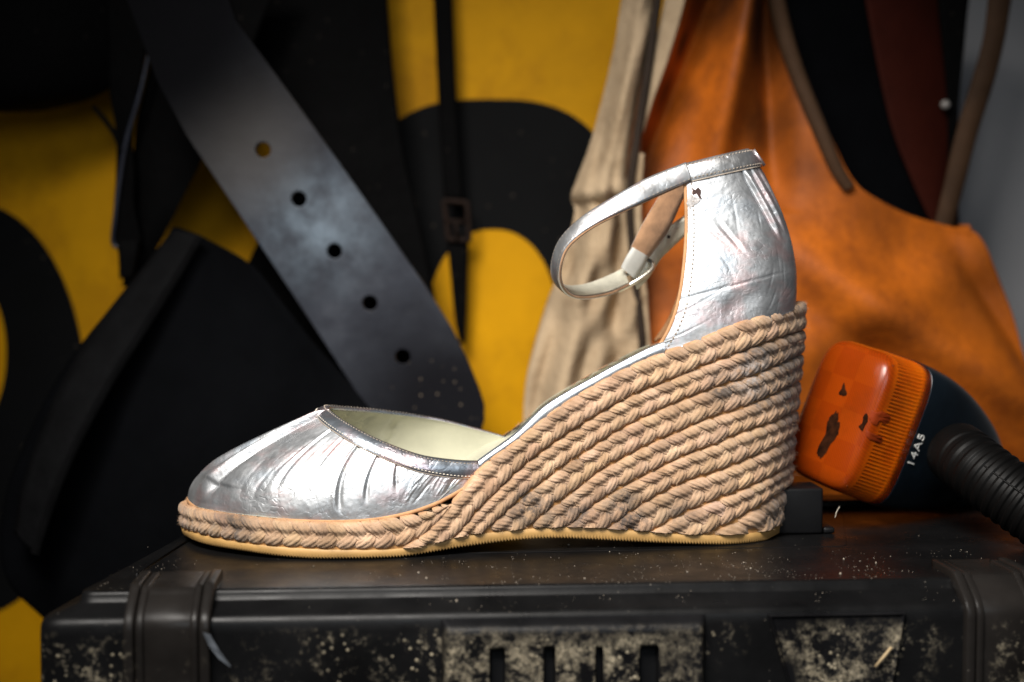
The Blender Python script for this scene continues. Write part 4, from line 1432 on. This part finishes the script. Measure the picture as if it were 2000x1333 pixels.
# ------------------------------------------------------------------ BACKGROUND
def mat_fabric(name, color, rough=.85, var=.35, scale=30, weave=0, stain=None, spec=.2, metal=0.0, specks=None, wrinkle=.3):
    m, nt, b = newmat(name)
    co = coords(nt)
    n1 = noise(nt, co, scale, 6, .65)
    c = ramp(nt, n1, [(0.28, tuple(x * (1 - var) for x in color)), (0.52, color), (0.76, tuple(min(1, x * (1 + var * .8)) for x in color))])
    if stain is not None:
        n2 = noise(nt, mapping(nt, co, (1, 1, .8), (3, 1, 6)), scale * .8, 6, .75)
        c = mix(nt, ramp(nt, n2, [(0.47, 0.0), (0.70, .85)]), c, stain)
    if specks is not None:
        v = nd(nt, 'ShaderNodeTexVoronoi'); v.inputs['Scale'].default_value = 210; nt.links.new(co, v.inputs['Vector'])
        vr = nd(nt, 'ShaderNodeSeparateColor'); nt.links.new(v.outputs['Color'], vr.inputs[0])
        sp = math_(nt, 'MULTIPLY', ramp(nt, v.outputs['Distance'], [(0.10, 1.0), (0.24, 0.0)]), ramp(nt, vr.outputs[0], [(0.88, 0.0), (0.92, 1.0)]))
        c = mix(nt, sp, c, specks)
    setp(nt, b, color=c, rough=rough, spec=spec, metal=metal)
    p = bump(nt, noise(nt, co, scale * 2, 4, .6), wrinkle, .004, None)
    bump(nt, noise(nt, co, 700, 3, .6), .2, .0004, b, p)
    return m


M['yellow'] = mat_fabric('yellow_painted_panel', (0.66, 0.315, 0.003), .55, .24, 9, stain=(0.36, 0.15, 0.004), spec=.08, wrinkle=.05)
M['ringblack'] = mat_fabric('black_painted_ring', (0.0042, 0.0043, 0.0046), .7, .3, 12, spec=.08, specks=(0.05, 0.04, 0.03), wrinkle=.05)
M['wall'] = mat_fabric('pale_grey_wall', (0.30, 0.30, 0.31), .6, .08, 8, wrinkle=.05)
def mat_orange():
    m = mat_fabric('orange_leather', (0.56, 0.135, 0.008), .62, .26, 16, stain=(0.17, 0.038, 0.007), spec=.22, wrinkle=.35)
    nt = m.node_tree; b = nt.nodes['Principled BSDF']
    src = b.inputs['Base Color'].links[0].from_socket
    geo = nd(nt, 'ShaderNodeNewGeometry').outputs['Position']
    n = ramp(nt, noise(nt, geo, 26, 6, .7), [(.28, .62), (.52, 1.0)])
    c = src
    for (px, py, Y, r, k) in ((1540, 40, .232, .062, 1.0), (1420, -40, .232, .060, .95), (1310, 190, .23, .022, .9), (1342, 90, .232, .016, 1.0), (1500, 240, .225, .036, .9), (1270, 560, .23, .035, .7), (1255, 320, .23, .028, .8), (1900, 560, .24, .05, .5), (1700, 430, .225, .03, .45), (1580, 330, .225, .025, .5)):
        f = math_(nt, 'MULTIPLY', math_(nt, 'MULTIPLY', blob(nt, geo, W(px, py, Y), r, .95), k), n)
        c = mix(nt, f, c, (0.030, 0.009, 0.003))  # shade of the upper folds painted into the leather, plus dark smears and stains
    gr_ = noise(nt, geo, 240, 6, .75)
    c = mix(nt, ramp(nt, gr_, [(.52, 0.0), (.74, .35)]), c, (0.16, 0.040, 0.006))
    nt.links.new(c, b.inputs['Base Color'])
    return m


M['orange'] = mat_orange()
M['maroon'] = mat_fabric('dark_red_leather', (0.035, 0.0060, 0.003), .7, .4, 14, spec=.08)
M['brown'] = mat_fabric('brown_binding_leather', (0.060, 0.032, 0.017), .7, .4, 25, spec=.12)
M['canvas'] = mat_fabric('tan_canvas', (0.44, 0.325, 0.205), .9, .2, 20, stain=(0.17, 0.10, 0.045), wrinkle=.9)
M['darkcord'] = mat_fabric('dark_cord', (0.030, 0.020, 0.014), .8, .3, 40)
M['blackcloth'] = mat_fabric('black_fabric', (0.0022, 0.0024, 0.0030), .9, .3, 25, wrinkle=.25, spec=.03)
M['blackzip'] = mat_fabric('black_zip_tape', (0.0048, 0.0048, 0.0052), .8, .3, 60, spec=.05)
M['blackleather'] = mat_fabric('black_leather', (0.0016, 0.0015, 0.0016), .7, .4, 25, spec=.05, specks=(0.016, 0.013, 0.011))
M['rust'] = mat_fabric('rusty_metal', (0.017, 0.009, 0.006), .7, .5, 80, metal=.2)


def mat_belt():
    m, nt, b = newmat('worn_grey_leather')
    geo = nd(nt, 'ShaderNodeNewGeometry').outputs['Position']; co = geo
    n1 = noise(nt, co, 30, 5, .65)
    c = ramp(nt, n1, [(0.3, (0.016, 0.018, 0.026)), (0.5, (0.032, 0.036, 0.048)), (0.72, (0.07, 0.078, 0.095))])
    worn_sheen = blob(nt, geo, W(625, 430, .2), .052, .95)
    wn = noise(nt, mapping(nt, co, (1, 1, 1), (1, 5, 2)), 48, 7, .66)
    c = mix(nt, math_(nt, 'MULTIPLY', worn_sheen, ramp(nt, wn, [(0.38, .1), (0.66, .85)])), c, (0.22, 0.28, 0.34))  # worn patch, its cool reflected sheen painted into the colour
    br = blob(nt, geo, W(470, 250, .2), .06, .9)
    c = mix(nt, math_(nt, 'MULTIPLY', br, .8), c, (0.20, 0.185, 0.175))
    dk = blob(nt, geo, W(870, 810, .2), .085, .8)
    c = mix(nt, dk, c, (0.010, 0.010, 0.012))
    top_shade = blob(nt, geo, W(300, 0, .2), .150, .66)
    c = mix(nt, top_shade, c, (0.006, 0.006, 0.007))  # shadow gradient over the strap's top end, painted into the colour
    v = nd(nt, 'ShaderNodeTexVoronoi'); v.inputs['Scale'].default_value = 330; nt.links.new(co, v.inputs['Vector'])
    vr = nd(nt, 'ShaderNodeSeparateColor'); nt.links.new(v.outputs['Color'], vr.inputs[0])
    sp = math_(nt, 'MULTIPLY', ramp(nt, v.outputs['Distance'], [(0.12, 1.0), (0.26, 0.0)]), ramp(nt, vr.outputs[0], [(0.84, 0.0), (0.90, 1.0)]))
    sp = math_(nt, 'MULTIPLY', sp, blob(nt, geo, W(840, 790, .2), .032, .6))
    c = mix(nt, sp, c, (0.17, 0.135, 0.10))
    setp(nt, b, color=c, rough=ramp(nt, wn, [(0.3, .6), (0.7, .45)]), spec=math_(nt, 'MULTIPLY', math_(nt, 'SUBTRACT', 1.0, math_(nt, 'MAXIMUM', dk, top_shade)), .4))
    p = bump(nt, noise(nt, co, 60, 5, .65), .25, .002, None)
    bump(nt, noise(nt, co, 900, 4, .6), .3, .0005, b, p)
    return m


M['belt'] = mat_belt()


def ruled(name, rows, mat, parent, nu=40, nv=90, thick=.0015, fold=None, base=(0, 0, 0)):
    """hanging sheet: rows of (py, pxLeft, pxRight, Yleft, Yright)"""
    r_ = cr(np.array(rows, float), nv)
    u_ = np.linspace(0, 1, nu)
    py = np.broadcast_to(r_[:, 0][:, None], (nv, nu))
    px = r_[:, 1][:, None] * (1 - u_) + r_[:, 2][:, None] * u_
    Y = r_[:, 3][:, None] * (1 - u_) + r_[:, 4][:, None] * u_
    g = W(px, py, Y)
    if fold is not None:
        vv_ = np.linspace(0, 1, nv)[:, None] * np.ones((1, nu)); uu_ = np.ones((nv, 1)) * u_[None]
        g[..., 1] += fold(uu_, vv_, px, py)
    o = mesh(name, g - np.array(base), gridfaces(nv, nu), mat, parent)
    if thick: solid(o, thick, 0)
    return o


# wall and painted panel
YP = .30
a, b_ = W(-900, -700, YP + .05), W(3300, 2200, YP + .05)
wl_ = mesh('wall', [(a[0], YP + .05, b_[2]), (b_[0], YP + .05, b_[2]), (b_[0], YP + .05, a[2]), (a[0], YP + .05, a[2])], [(0, 1, 2, 3)], M['wall'], None, False); wl_['kind'] = 'structure'
a, b_ = W(-600, -500, YP), W(1560, 1900, YP)
PAN = thing('painted_panel', 'yellow panel painted with thick black rings hanging behind everything', 'panel', ((a[0] + b_[0]) / 2, YP, b_[2]))
PL = np.array(PAN.location)
bm = bmesh.new(); bmesh.ops.create_cube(bm, size=1)
for v_ in bm.verts:
    v_.co = Vector(((a[0] + b_[0]) / 2 + v_.co.x * (b_[0] - a[0]), YP + .003 + v_.co.y * .006, (a[2] + b_[2]) / 2 + v_.co.z * (a[2] - b_[2]))) - Vector(PL)
bmesh.ops.bevel(bm, geom=bm.edges[:], offset=.001, segments=2, affect='EDGES')
me = bpy.data.meshes.new('board'); bm.to_mesh(me); bm.free(); link('board', me, M['yellow'], PAN, False)


def ring(cx, cy, rx, ry, ex, ix, iy, irx, iry, iex):
    n = 120
    th = np.linspace(0, 2 * np.pi, n, endpoint=False)
    f = lambda c, e: np.sign(c) * np.abs(c) ** (2 / e)
    o1 = W(cx + rx * f(np.cos(th), ex), cy - ry * f(np.sin(th), ex), YP - .0006)
    i1 = W(ix + irx * f(np.cos(th), iex), iy - iry * f(np.sin(th), iex), YP - .0006)
    mesh('painted_ring', np.stack([o1, i1], 1) - PL, gridfaces(n, 2, True), M['ringblack'], PAN, False)


ring(955, 660, 292, 466, 2.9, 962, 690, 134, 242, 2.3)
ring(-62, 800, 232, 405, 2.1, -60, 690, 72, 150, 2.0)

# round black pouch, top left
POU = thing('round_pouch', 'round bottomed black pouch hanging in the top left corner', 'pouch', tuple(W(20, 215, .25)))
rows_ = [(-260, -260, 330, .23, .25), (-120, -260, 335, .23, .25), (0, -255, 318, .23, .25), (90, -240, 285, .23, .25), (150, -200, 240, .232, .25), (190, -130, 180, .235, .25), (212, -50, 95, .24, .25), (217, -10, 40, .245, .25)]
ruled('pouch_body', rows_, M['blackleather'], POU, fold=lambda u, v, px, py: -.018 * np.sin(np.pi * u) * (1 - v ** 4), base=POU.location)

# wide black strap behind
WS = ruled('wide_strap', [(-80, 440, 752, .272, .272), (0, 462, 757, .27, .27), (120, 505, 766, .268, .268), (250, 544, 781, .266, .266), (320, 548, 792, .265, .265), (400, 536, 812, .265, .265), (470, 506, 828, .264, .264), (530, 482, 840, .264, .264), (640, 478, 858, .264, .264), (760, 500, 872, .264, .264), (860, 520, 880, .264, .264)],
           M['blackleather'], None, fold=lambda u, v, px, py: -.004 * np.sin(np.pi * u))
tag(WS, 'wide black leather strap hanging behind the pierced grey strap', 'strap')
# narrowing black strap crossing on the left
CS = ruled('crossing_strap', [(-60, 318, 560, .236, .232), (0, 312, 530, .236, .232), (60, 306, 505, .236, .232), (150, 290, 470, .236, .232), (230, 270, 425, .236, .232), (300, 262, 400, .236, .234), (370, 258, 365, .237, .235), (440, 258, 330, .238, .236), (500, 252, 300, .24, .238), (560, 240, 290, .24, .238)],
           M['blackleather'], None, fold=lambda u, v, px, py: -.003 * np.sin(np.pi * u))
tag(CS, 'black leather strap narrowing downwards, crossing behind the top of the pierced strap', 'strap')
# thin upright strap with rusty buckle
TSX = thing('thin_strap', 'thin black upright strap with small rusty buckle on the yellow panel', 'strap', tuple(W(890, 400, .283)))
tb_ = np.array(TSX.location)
ruled('strap_upper', [(-60, 846, 880, .285, .285), (0, 847, 884, .285, .285), (200, 856, 892, .284, .284), (400, 868, 905, .284, .284)], M['blackleather'], TSX, nu=6, nv=30, thick=.002, base=tb_)
ruled('strap_tail', [(455, 872, 915, .284, .284), (540, 880, 913, .284, .284), (620, 888, 911, .285, .285), (672, 898, 908, .286, .286)], M['blackleather'], TSX, nu=6, nv=30, thick=.002, base=tb_)
bm_ = MB()
cor = [W(866, 392, .281), W(912, 396, .281), W(917, 470, .281), W(876, 468, .281)]
lp_ = resample(np.array(cor + [cor[0]]), 60)
bm_.add(*tube_data(lp_, .0016, 8)); bm_.add(*tube_data(np.array([W(868, 432, .280), W(914, 434, .280)]), .0013, 8)); bm_.add(*tube_data(np.array([W(890, 432, .279), W(893, 470, .279)]), .001, 8))
bk2 = bm_.build('buckle', M['rust'], TSX); bk2.data.transform(Matrix.Translation(-Vector(tb_)))

# pierced strap: plate with true holes
cu_ = bpy.data.curves.new('pierced_strap', 'CURVE'); cu_.dimensions = '2D'; cu_.fill_mode = 'BOTH'; cu_.extrude = .0018; cu_.bevel_depth = .0006; cu_.bevel_resolution = 2
YB = .20
def p2(px, py): w = W(px, py, YB); return (float(w[0]), float(w[2]))
outl = [(262, -40), (452, -40), (480, 60), (520, 115), (600, 228), (680, 342), (760, 458), (830, 560), (880, 640), (912, 705), (934, 760), (944, 792), (944, 822), (936, 848), (910, 868), (860, 872), (800, 868), (760, 850), (735, 825), (712, 788), (640, 674), (560, 548), (470, 408), (382, 272), (330, 170)]
def add_spline(pts):
    sp = cu_.splines.new('POLY'); sp.points.add(len(pts) - 1); sp.use_cyclic_u = True
    for q, (x, y) in zip(sp.points, pts): q.co = (x, y, 0, 1)
dl = [(a_, b2) for a_, b2 in outl]
add_spline([p2(*p) for p in dl])
for (hx2, hy2) in ((524, 298), (590, 391), (657, 491), (724, 592), (787, 697)):
    add_spline([p2(hx2 + 17 * math.cos(t), hy2 + 17 * math.sin(t)) for t in np.linspace(0, 2 * np.pi, 28, endpoint=False)])
co_ = bpy.data.objects.new('pierced_strap', cu_); COL.objects.link(co_)
dg = bpy.context.evaluated_depsgraph_get(); dg.update()
me = bpy.data.meshes.new_from_object(co_.evaluated_get(dg)); bpy.data.objects.remove(co_)
bm = bmesh.new(); bm.from_mesh(me)
for v_ in bm.verts: v_.co = Vector((v_.co.x, -v_.co.z * -1 * -1, v_.co.y))
for k in range(26):
    z = W(500, -40 + k * 36, YB)[2]
    bmesh.ops.bisect_plane(bm, geom=bm.verts[:] + bm.edges[:] + bm.faces[:], plane_co=(0, 0, float(z)), plane_no=(0, 0, 1))
zt0 = float(W(500, -40, YB)[2]); zb0 = float(W(500, 870, YB)[2])
for v_ in bm.verts:
    f = (zt0 - v_.co.z) / (zt0 - zb0)
    v_.co.y += YB - .035 * (1 - f) ** 2 + .010 * max(0, f - .6)
bmesh.ops.recalc_face_normals(bm, faces=bm.faces[:])
bm.to_mesh(me); bm.free(); me.materials.clear()
BS = link('pierced_strap', me, M['belt'], None, False)
tag(BS, 'worn grey leather strap with five punched holes and rounded end', 'strap')

# black bag lower left with zip tape edge
BAG = thing('black_bag', 'black fabric bag with zip edge hanging behind the silver shoe toe', 'bag', tuple(W(350, 1150, .16)))
bb = np.array(BAG.location)
def bagfold(u, v, px, py): return -.022 * np.sin(np.pi * np.clip(u * 1.05, 0, 1)) * np.sin(np.pi * np.clip(v * .9 + .1, 0, 1)) + .0025 * np.sin(px * .018 + py * .011)
ruled('bag_front', [(448, 342, 352, .200, .200), (470, 328, 408, .198, .200), (520, 286, 492, .195, .20), (600, 222, 560, .190, .198), (680, 158, 622, .185, .195), (760, 105, 690, .18, .19), (850, 60, 760, .175, .185), (950, 20, 780, .17, .18), (1060, 4, 780, .165, .175), (1140, 18, 740, .16, .17), (1200, 74, 700, .16, .165), (1240, 130, 660, .16, .165), (1300, 200, 600, .16, .165)],
      M['blackcloth'], BAG, nu=70, nv=110, thick=.002, fold=bagfold, base=bb)
zl = [W(338, 452, .190), W(290, 512, .184), (W(225, 594, .174)), W(160, 682, .165), W(112, 770, .156), W(75, 860, .150), W(45, 950, .147), W(30, 1040, .146)]
zr = [W(392, 462, .182), W(352, 530, .172), W(290, 630, .162), W(226, 730, .152), W(175, 820, .143), W(130, 910, .138), W(95, 1000, .135), W(70, 1080, .135)]
zp = ribbon('zip_tape', np.array(zl) - bb, np.array(zr) - bb, M['blackzip'], BAG, thick=.0015, n=120, crown=.001)
zc = resample(cr(np.array(zr), 400), 150); tm = MB()
for i in range(0, 150):
    p = zc[i] - bb + np.array([0, -.0016, 0]); q = zc[min(i + 1, 149)] - zc[max(i - 1, 0)]; q /= np.linalg.norm(q)
    nrm_ = np.array([q[2], 0, -q[0]])
    tm.add(*tube_data(np.array([p - nrm_ * .0022, p + nrm_ * .0022]), .0005, 6))
tm.build('zip_teeth', M['blackzip'], zp)

# thin dark strap with glossy edge, left
DS = thing('hanging_strap', 'dark narrow strap with shiny bent edge and loose end at the left', 'strap', tuple(W(260, 480, .225)))
db = np.array(DS.location)
ruled('strap_band', [(-60, 205, 320, .226, .222), (0, 208, 308, .226, .222), (90, 212, 286, .226, .222), (180, 216, 268, .226, .222), (260, 228, 258, .226, .224), (340, 228, 262, .226, .224), (400, 224, 262, .226, .224), (470, 222, 275, .226, .224), (482, 226, 270, .226, .224)], M['blackleather'], DS, nu=14, nv=60, thick=.002, base=db)
M['bluedge'] = plain('blue_black_edge', (0.018, 0.020, 0.030), .3, var=.3)
mesh('strap_rim', *[(lambda t: (t[0] - db, t[1]))(tube_data(cr([W(316, -40, .220), W(300, 60, .220), W(274, 180, .220), W(248, 270, .221), (W(234, 350, .222)), W(224, 430, .222), W(221, 474, .223), W(238, 488, .223)], 80), .0013, 8))][0], M['bluedge'], DS)
mesh('loose_end', *[(lambda t: (t[0] - db, t[1]))(tube_data(cr([W(182, 208, .224), W(205, 235, .223), W(228, 268, .222), W(238, 300, .222)], 24), np.linspace(.0012, .0022, 24), 8))][0], M['blackleather'], DS)
ruled('strap_buckle_piece', [(470, 228, 272, .221, .221), (500, 232, 268, .220, .220), (545, 234, 258, .220, .220)], M['blackleather'], DS, nu=6, nv=14, thick=.002, base=db)

# tan canvas
CAN = thing('canvas_bag', 'tan canvas bag with dark piping hanging left of the orange bag', 'bag', tuple(W(1150, 830, .225)))
cb = np.array(CAN.location)
def canfold(u, v, px, py):
    q = .0022 * np.sin(px * .045 - py * .012 + 2.2 * np.sin(py * .017)) * np.clip((py - 300) / 200, 0, 1) + .0022 * np.sin(px * .09 + py * .03 + 3 * np.sin(py * .011))
    return q + .006 * np.sin(u * 9 + v * 3) * (0.3 + v) - .012 * np.sin(np.pi * u) - .004 * np.exp(-((py - 372) / 16) ** 2) + .003 * np.exp(-((py - 400) / 14) ** 2) + .004 * np.sin(u * 23 + np.sin(v * 7) * 2) * v
ruled('canvas_body', [(-60, 1228, 1300, .225, .22), (0, 1217, 1290, .225, .22), (150, 1190, 1268, .225, .22), (280, 1155, 1250, .225, .22), (355, 1128, 1245, .224, .22), (385, 1118, 1246, .222, .22), (420, 1124, 1250, .224, .22), (520, 1096, 1258, .224, .22), (640, 1056, 1264, .223, .22), (740, 1030, 1266, .223, .22), (830, 1022, 1270, .223, .22), (930, 1016, 1276, .223, .22), (1060, 1016, 1280, .223, .22)],
      M['canvas'], CAN, nu=70, nv=140, thick=.002, fold=canfold, base=cb)
mesh('piping', *[(lambda t: (t[0] - cb, t[1]))(tube_data(cr([W(1292, -40, .212), W(1282, 20, .212), W(1262, 160, .212), W(1240, 300, .211), W(1230, 400, .211), W(1240, 540, .211), W(1254, 660, .211), W(1258, 800, .211)], 90), .0022, 8))][0], M['darkcord'], CAN)
ruled('canvas_strip', [(-60, 1306, 1352, .216, .212), (0, 1298, 1338, .216, .212), (60, 1286, 1322, .216, .212), (130, 1270, 1300, .216, .212), (200, 1258, 1274, .216, .213), (260, 1250, 1256, .216, .214)], M['canvas'], CAN, nu=10, nv=40, thick=.0015, base=cb)
ruled('canvas_edge', [(300, 1243, 1258, .213, .212), (420, 1236, 1252, .213, .212), (560, 1246, 1262, .213, .212), (700, 1258, 1272, .213, .212), (830, 1262, 1276, .213, .212)], M['canvas'], CAN, nu=8, nv=40, thick=.0015, base=cb)

# orange bag
ORB = thing('orange_bag', 'stained orange leather bag with dark open top hanging at the right', 'bag', tuple(W(1650, 1000, .22)))
ob_ = np.array(ORB.location)
def orY(px): return .232 + (px - 1238) * 2.4e-5
def orfold(u, v, px, py):
    f = -.030 * np.sin(np.pi * np.clip((px - 1200) / 860, 0, 1)) * np.clip(.25 + py / 900, 0, 1)
    up_ = np.clip(1 - py / 420, 0, 1)
    g_ = lambda x, w: np.exp(-(x / w) ** 2)
    f += up_ ** .5 * (-.024 * g_(px - (1452 - .20 * py), 34) + .026 * g_(px - (1392 - .42 * py), 34) + .022 * g_(px - (1500 + .02 * py), 30) - .012 * g_(px - (1330 - .30 * py), 26))
    d1 = (py - 480) - .62 * (px - 1500); f += -.012 * g_(d1, 55) * np.clip((px - 1420) / 250, 0, 1)
    d2 = (py - 640) - .75 * (px - 1600); f += .010 * g_(d2, 40) * np.clip((px - 1500) / 250, 0, 1)
    d3 = (py - 700) + .5 * (px - 1500); f += -.005 * g_(d3, 60)
    d4 = (py - 470) - 1.6 * (px - 1840); f += .006 * g_(d4, 40) * np.clip((py - 440) / 120, 0, 1)
    f += .0035 * np.sin(px * .013 + py * .006) + .002 * np.sin(py * .021 - px * .008)
    return f
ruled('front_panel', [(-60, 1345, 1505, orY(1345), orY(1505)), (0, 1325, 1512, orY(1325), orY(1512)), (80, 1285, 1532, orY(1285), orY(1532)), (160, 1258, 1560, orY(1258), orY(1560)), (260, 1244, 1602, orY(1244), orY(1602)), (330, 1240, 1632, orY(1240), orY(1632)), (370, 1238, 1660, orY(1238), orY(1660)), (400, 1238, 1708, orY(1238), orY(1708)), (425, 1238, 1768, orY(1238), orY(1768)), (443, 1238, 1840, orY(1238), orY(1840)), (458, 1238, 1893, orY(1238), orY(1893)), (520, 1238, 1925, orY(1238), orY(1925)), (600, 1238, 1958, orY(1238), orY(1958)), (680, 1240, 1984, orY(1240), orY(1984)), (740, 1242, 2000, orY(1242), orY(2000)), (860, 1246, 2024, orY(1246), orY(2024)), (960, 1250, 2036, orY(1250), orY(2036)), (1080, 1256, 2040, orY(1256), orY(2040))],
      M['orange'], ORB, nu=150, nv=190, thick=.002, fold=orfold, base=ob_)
def orP(px, py, lift=.003): return W(px, py, float(orY(px) + orfold(0, 0, np.array(float(px)), np.array(float(py))) - lift))
bind_c = [orP(*p) for p in ((1508, -60), (1516, 0), (1536, 80), (1563, 160), (1604, 260), (1634, 330), (1658, 368))]
tvv, tff = tube_data(cr(bind_c, 80), np.linspace(.0052, .0036, 80), 14)
mesh('brown_binding', tvv - ob_, tff, M['brown'], ORB)
ruled('inner_lining', [(-60, 1490, 1720, .255, .262), (100, 1500, 1760, .255, .262), (250, 1550, 1800, .255, .262), (400, 1600, 1850, .255, .264), (520, 1620, 1900, .256, .266)], M['blackcloth'], ORB, nu=20, nv=40, thick=.0015, base=ob_)
bp_ = ruled('back_panel', [(-60, 1680, 1842, .252, .27), (0, 1690, 1838, .252, .27), (120, 1712, 1848, .252, .27), (250, 1742, 1862, .252, .27), (350, 1780, 1868, .253, .27), (440, 1820, 1872, .255, .27), (500, 1840, 1880, .256, .27)], M['maroon'], ORB, nu=20, nv=40, thick=.0015, base=ob_, fold=lambda u, v, px, py: -.004 * np.sin(np.pi * u))
M['stud'] = plain('pale_stud', (0.30, 0.28, 0.26), .4)
sv_, sf_ = tube_data(np.array([W(1846, 205, .262), W(1846, 205, .256), W(1846, 205, .2545)]), np.array([.0026, .0026, .0014]), 14)
mesh('stud', sv_ - ob_, sf_, M['stud'], bp_)
ruled('shoulder_strap', [(-60, 1935, 1985, .245, .245), (0, 1930, 1972, .245, .245), (80, 1920, 1958, .245, .245), (160, 1898, 1938, .245, .245), (260, 1868, 1906, .246, .246), (360, 1845, 1880, .247, .247), (440, 1826, 1858, .248, .248), (470, 1820, 1850, .25, .25)], M['brown'], ORB, nu=12, nv=60, thick=.003, base=ob_, fold=lambda u, v, px, py: -.002 * np.sin(np.pi * u))
ruled('dark_strap', [(-60, 1835, 1905, .262, .262), (0, 1832, 1892, .262, .262), (100, 1842, 1882, .262, .262), (200, 1850, 1872, .263, .263), (330, 1852, 1868, .264, .264), (420, 1848, 1862, .264, .264)], M['blackleather'], ORB, nu=8, nv=40, thick=.002, base=ob_)
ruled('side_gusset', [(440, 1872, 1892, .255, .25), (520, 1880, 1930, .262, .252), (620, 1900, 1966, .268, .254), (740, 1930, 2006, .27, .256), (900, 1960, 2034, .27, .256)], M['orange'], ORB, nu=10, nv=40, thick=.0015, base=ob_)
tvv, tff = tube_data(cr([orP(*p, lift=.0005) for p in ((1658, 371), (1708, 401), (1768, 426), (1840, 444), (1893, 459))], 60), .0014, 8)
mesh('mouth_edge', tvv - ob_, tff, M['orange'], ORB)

# ------------------------------------------------------------------ children of empties were built in local coordinates
# (every part above already had its thing's location subtracted)

# ------------------------------------------------------------------ consistent face winding on the toolbox and lamp
for o in bpy.data.objects:
    if o.type == 'MESH' and o.parent is not None and (o.parent in (BOX, LAMP) or o.parent.parent in (BOX, LAMP)):
        b2 = bmesh.new(); b2.from_mesh(o.data); bmesh.ops.recalc_face_normals(b2, faces=b2.faces[:]); b2.to_mesh(o.data); b2.free()
for nm in ('lid', 'body', 'lid_step'):
    for o in BOX.children:
        if o.name.startswith(nm):
            o.data.polygons.foreach_set('use_smooth', [len(p.vertices) <= 4 for p in o.data.polygons])

# ------------------------------------------------------------------ light
def area(name, loc, target, size, sizey, power, color=(1, 1, 1), spread=180):
    l = bpy.data.lights.new(name, 'AREA'); l.shape = 'RECTANGLE'; l.size = size; l.size_y = sizey; l.energy = power; l.color = color
    l.spread = math.radians(spread)
    o = bpy.data.objects.new(name, l); COL.objects.link(o)
    o.location = loc
    d = Vector(target) - Vector(loc)
    o.rotation_euler = d.to_track_quat('-Z', 'Y').to_euler()
    return o


area('key_light', (-.14, -.36, .50), (.03, .045, .04), .34, .24, 1.6, (1.0, .955, .90), 64)
area('front_fill', (.10, -.95, .36), (.03, .05, .06), 0.50, .34, .225, (.86, .94, 1.0), 54)
wd = bpy.data.worlds.new('World'); sc.world = wd; wd.use_nodes = True
bg = wd.node_tree.nodes['Background']; bg.inputs[0].default_value = (.55, .62, .72, 1); bg.inputs[1].default_value = .04

# ------------------------------------------------------------------ camera
cam = bpy.data.cameras.new('camera'); camo = bpy.data.objects.new('camera', cam); COL.objects.link(camo)
cam.sensor_width = 36; cam.lens = 36 / (2000 * K)
camo.location = (0, CY, CZ); camo.rotation_euler = (math.radians(90) - PIT, 0, 0)
cam.clip_start = .01; cam.clip_end = 50
cam.dof.use_dof = True; cam.dof.focus_distance = .582; cam.dof.aperture_fstop = 5.0
sc.camera = camo
sc.render.resolution_x = 1024; sc.render.resolution_y = 682
sc.view_settings.view_transform = 'Standard'; sc.view_settings.look = 'None'; sc.view_settings.exposure = 0
sc.cycles.use_denoising = True
sc.cycles.max_bounces = 8
sc.cycles.sample_clamp_indirect = 4
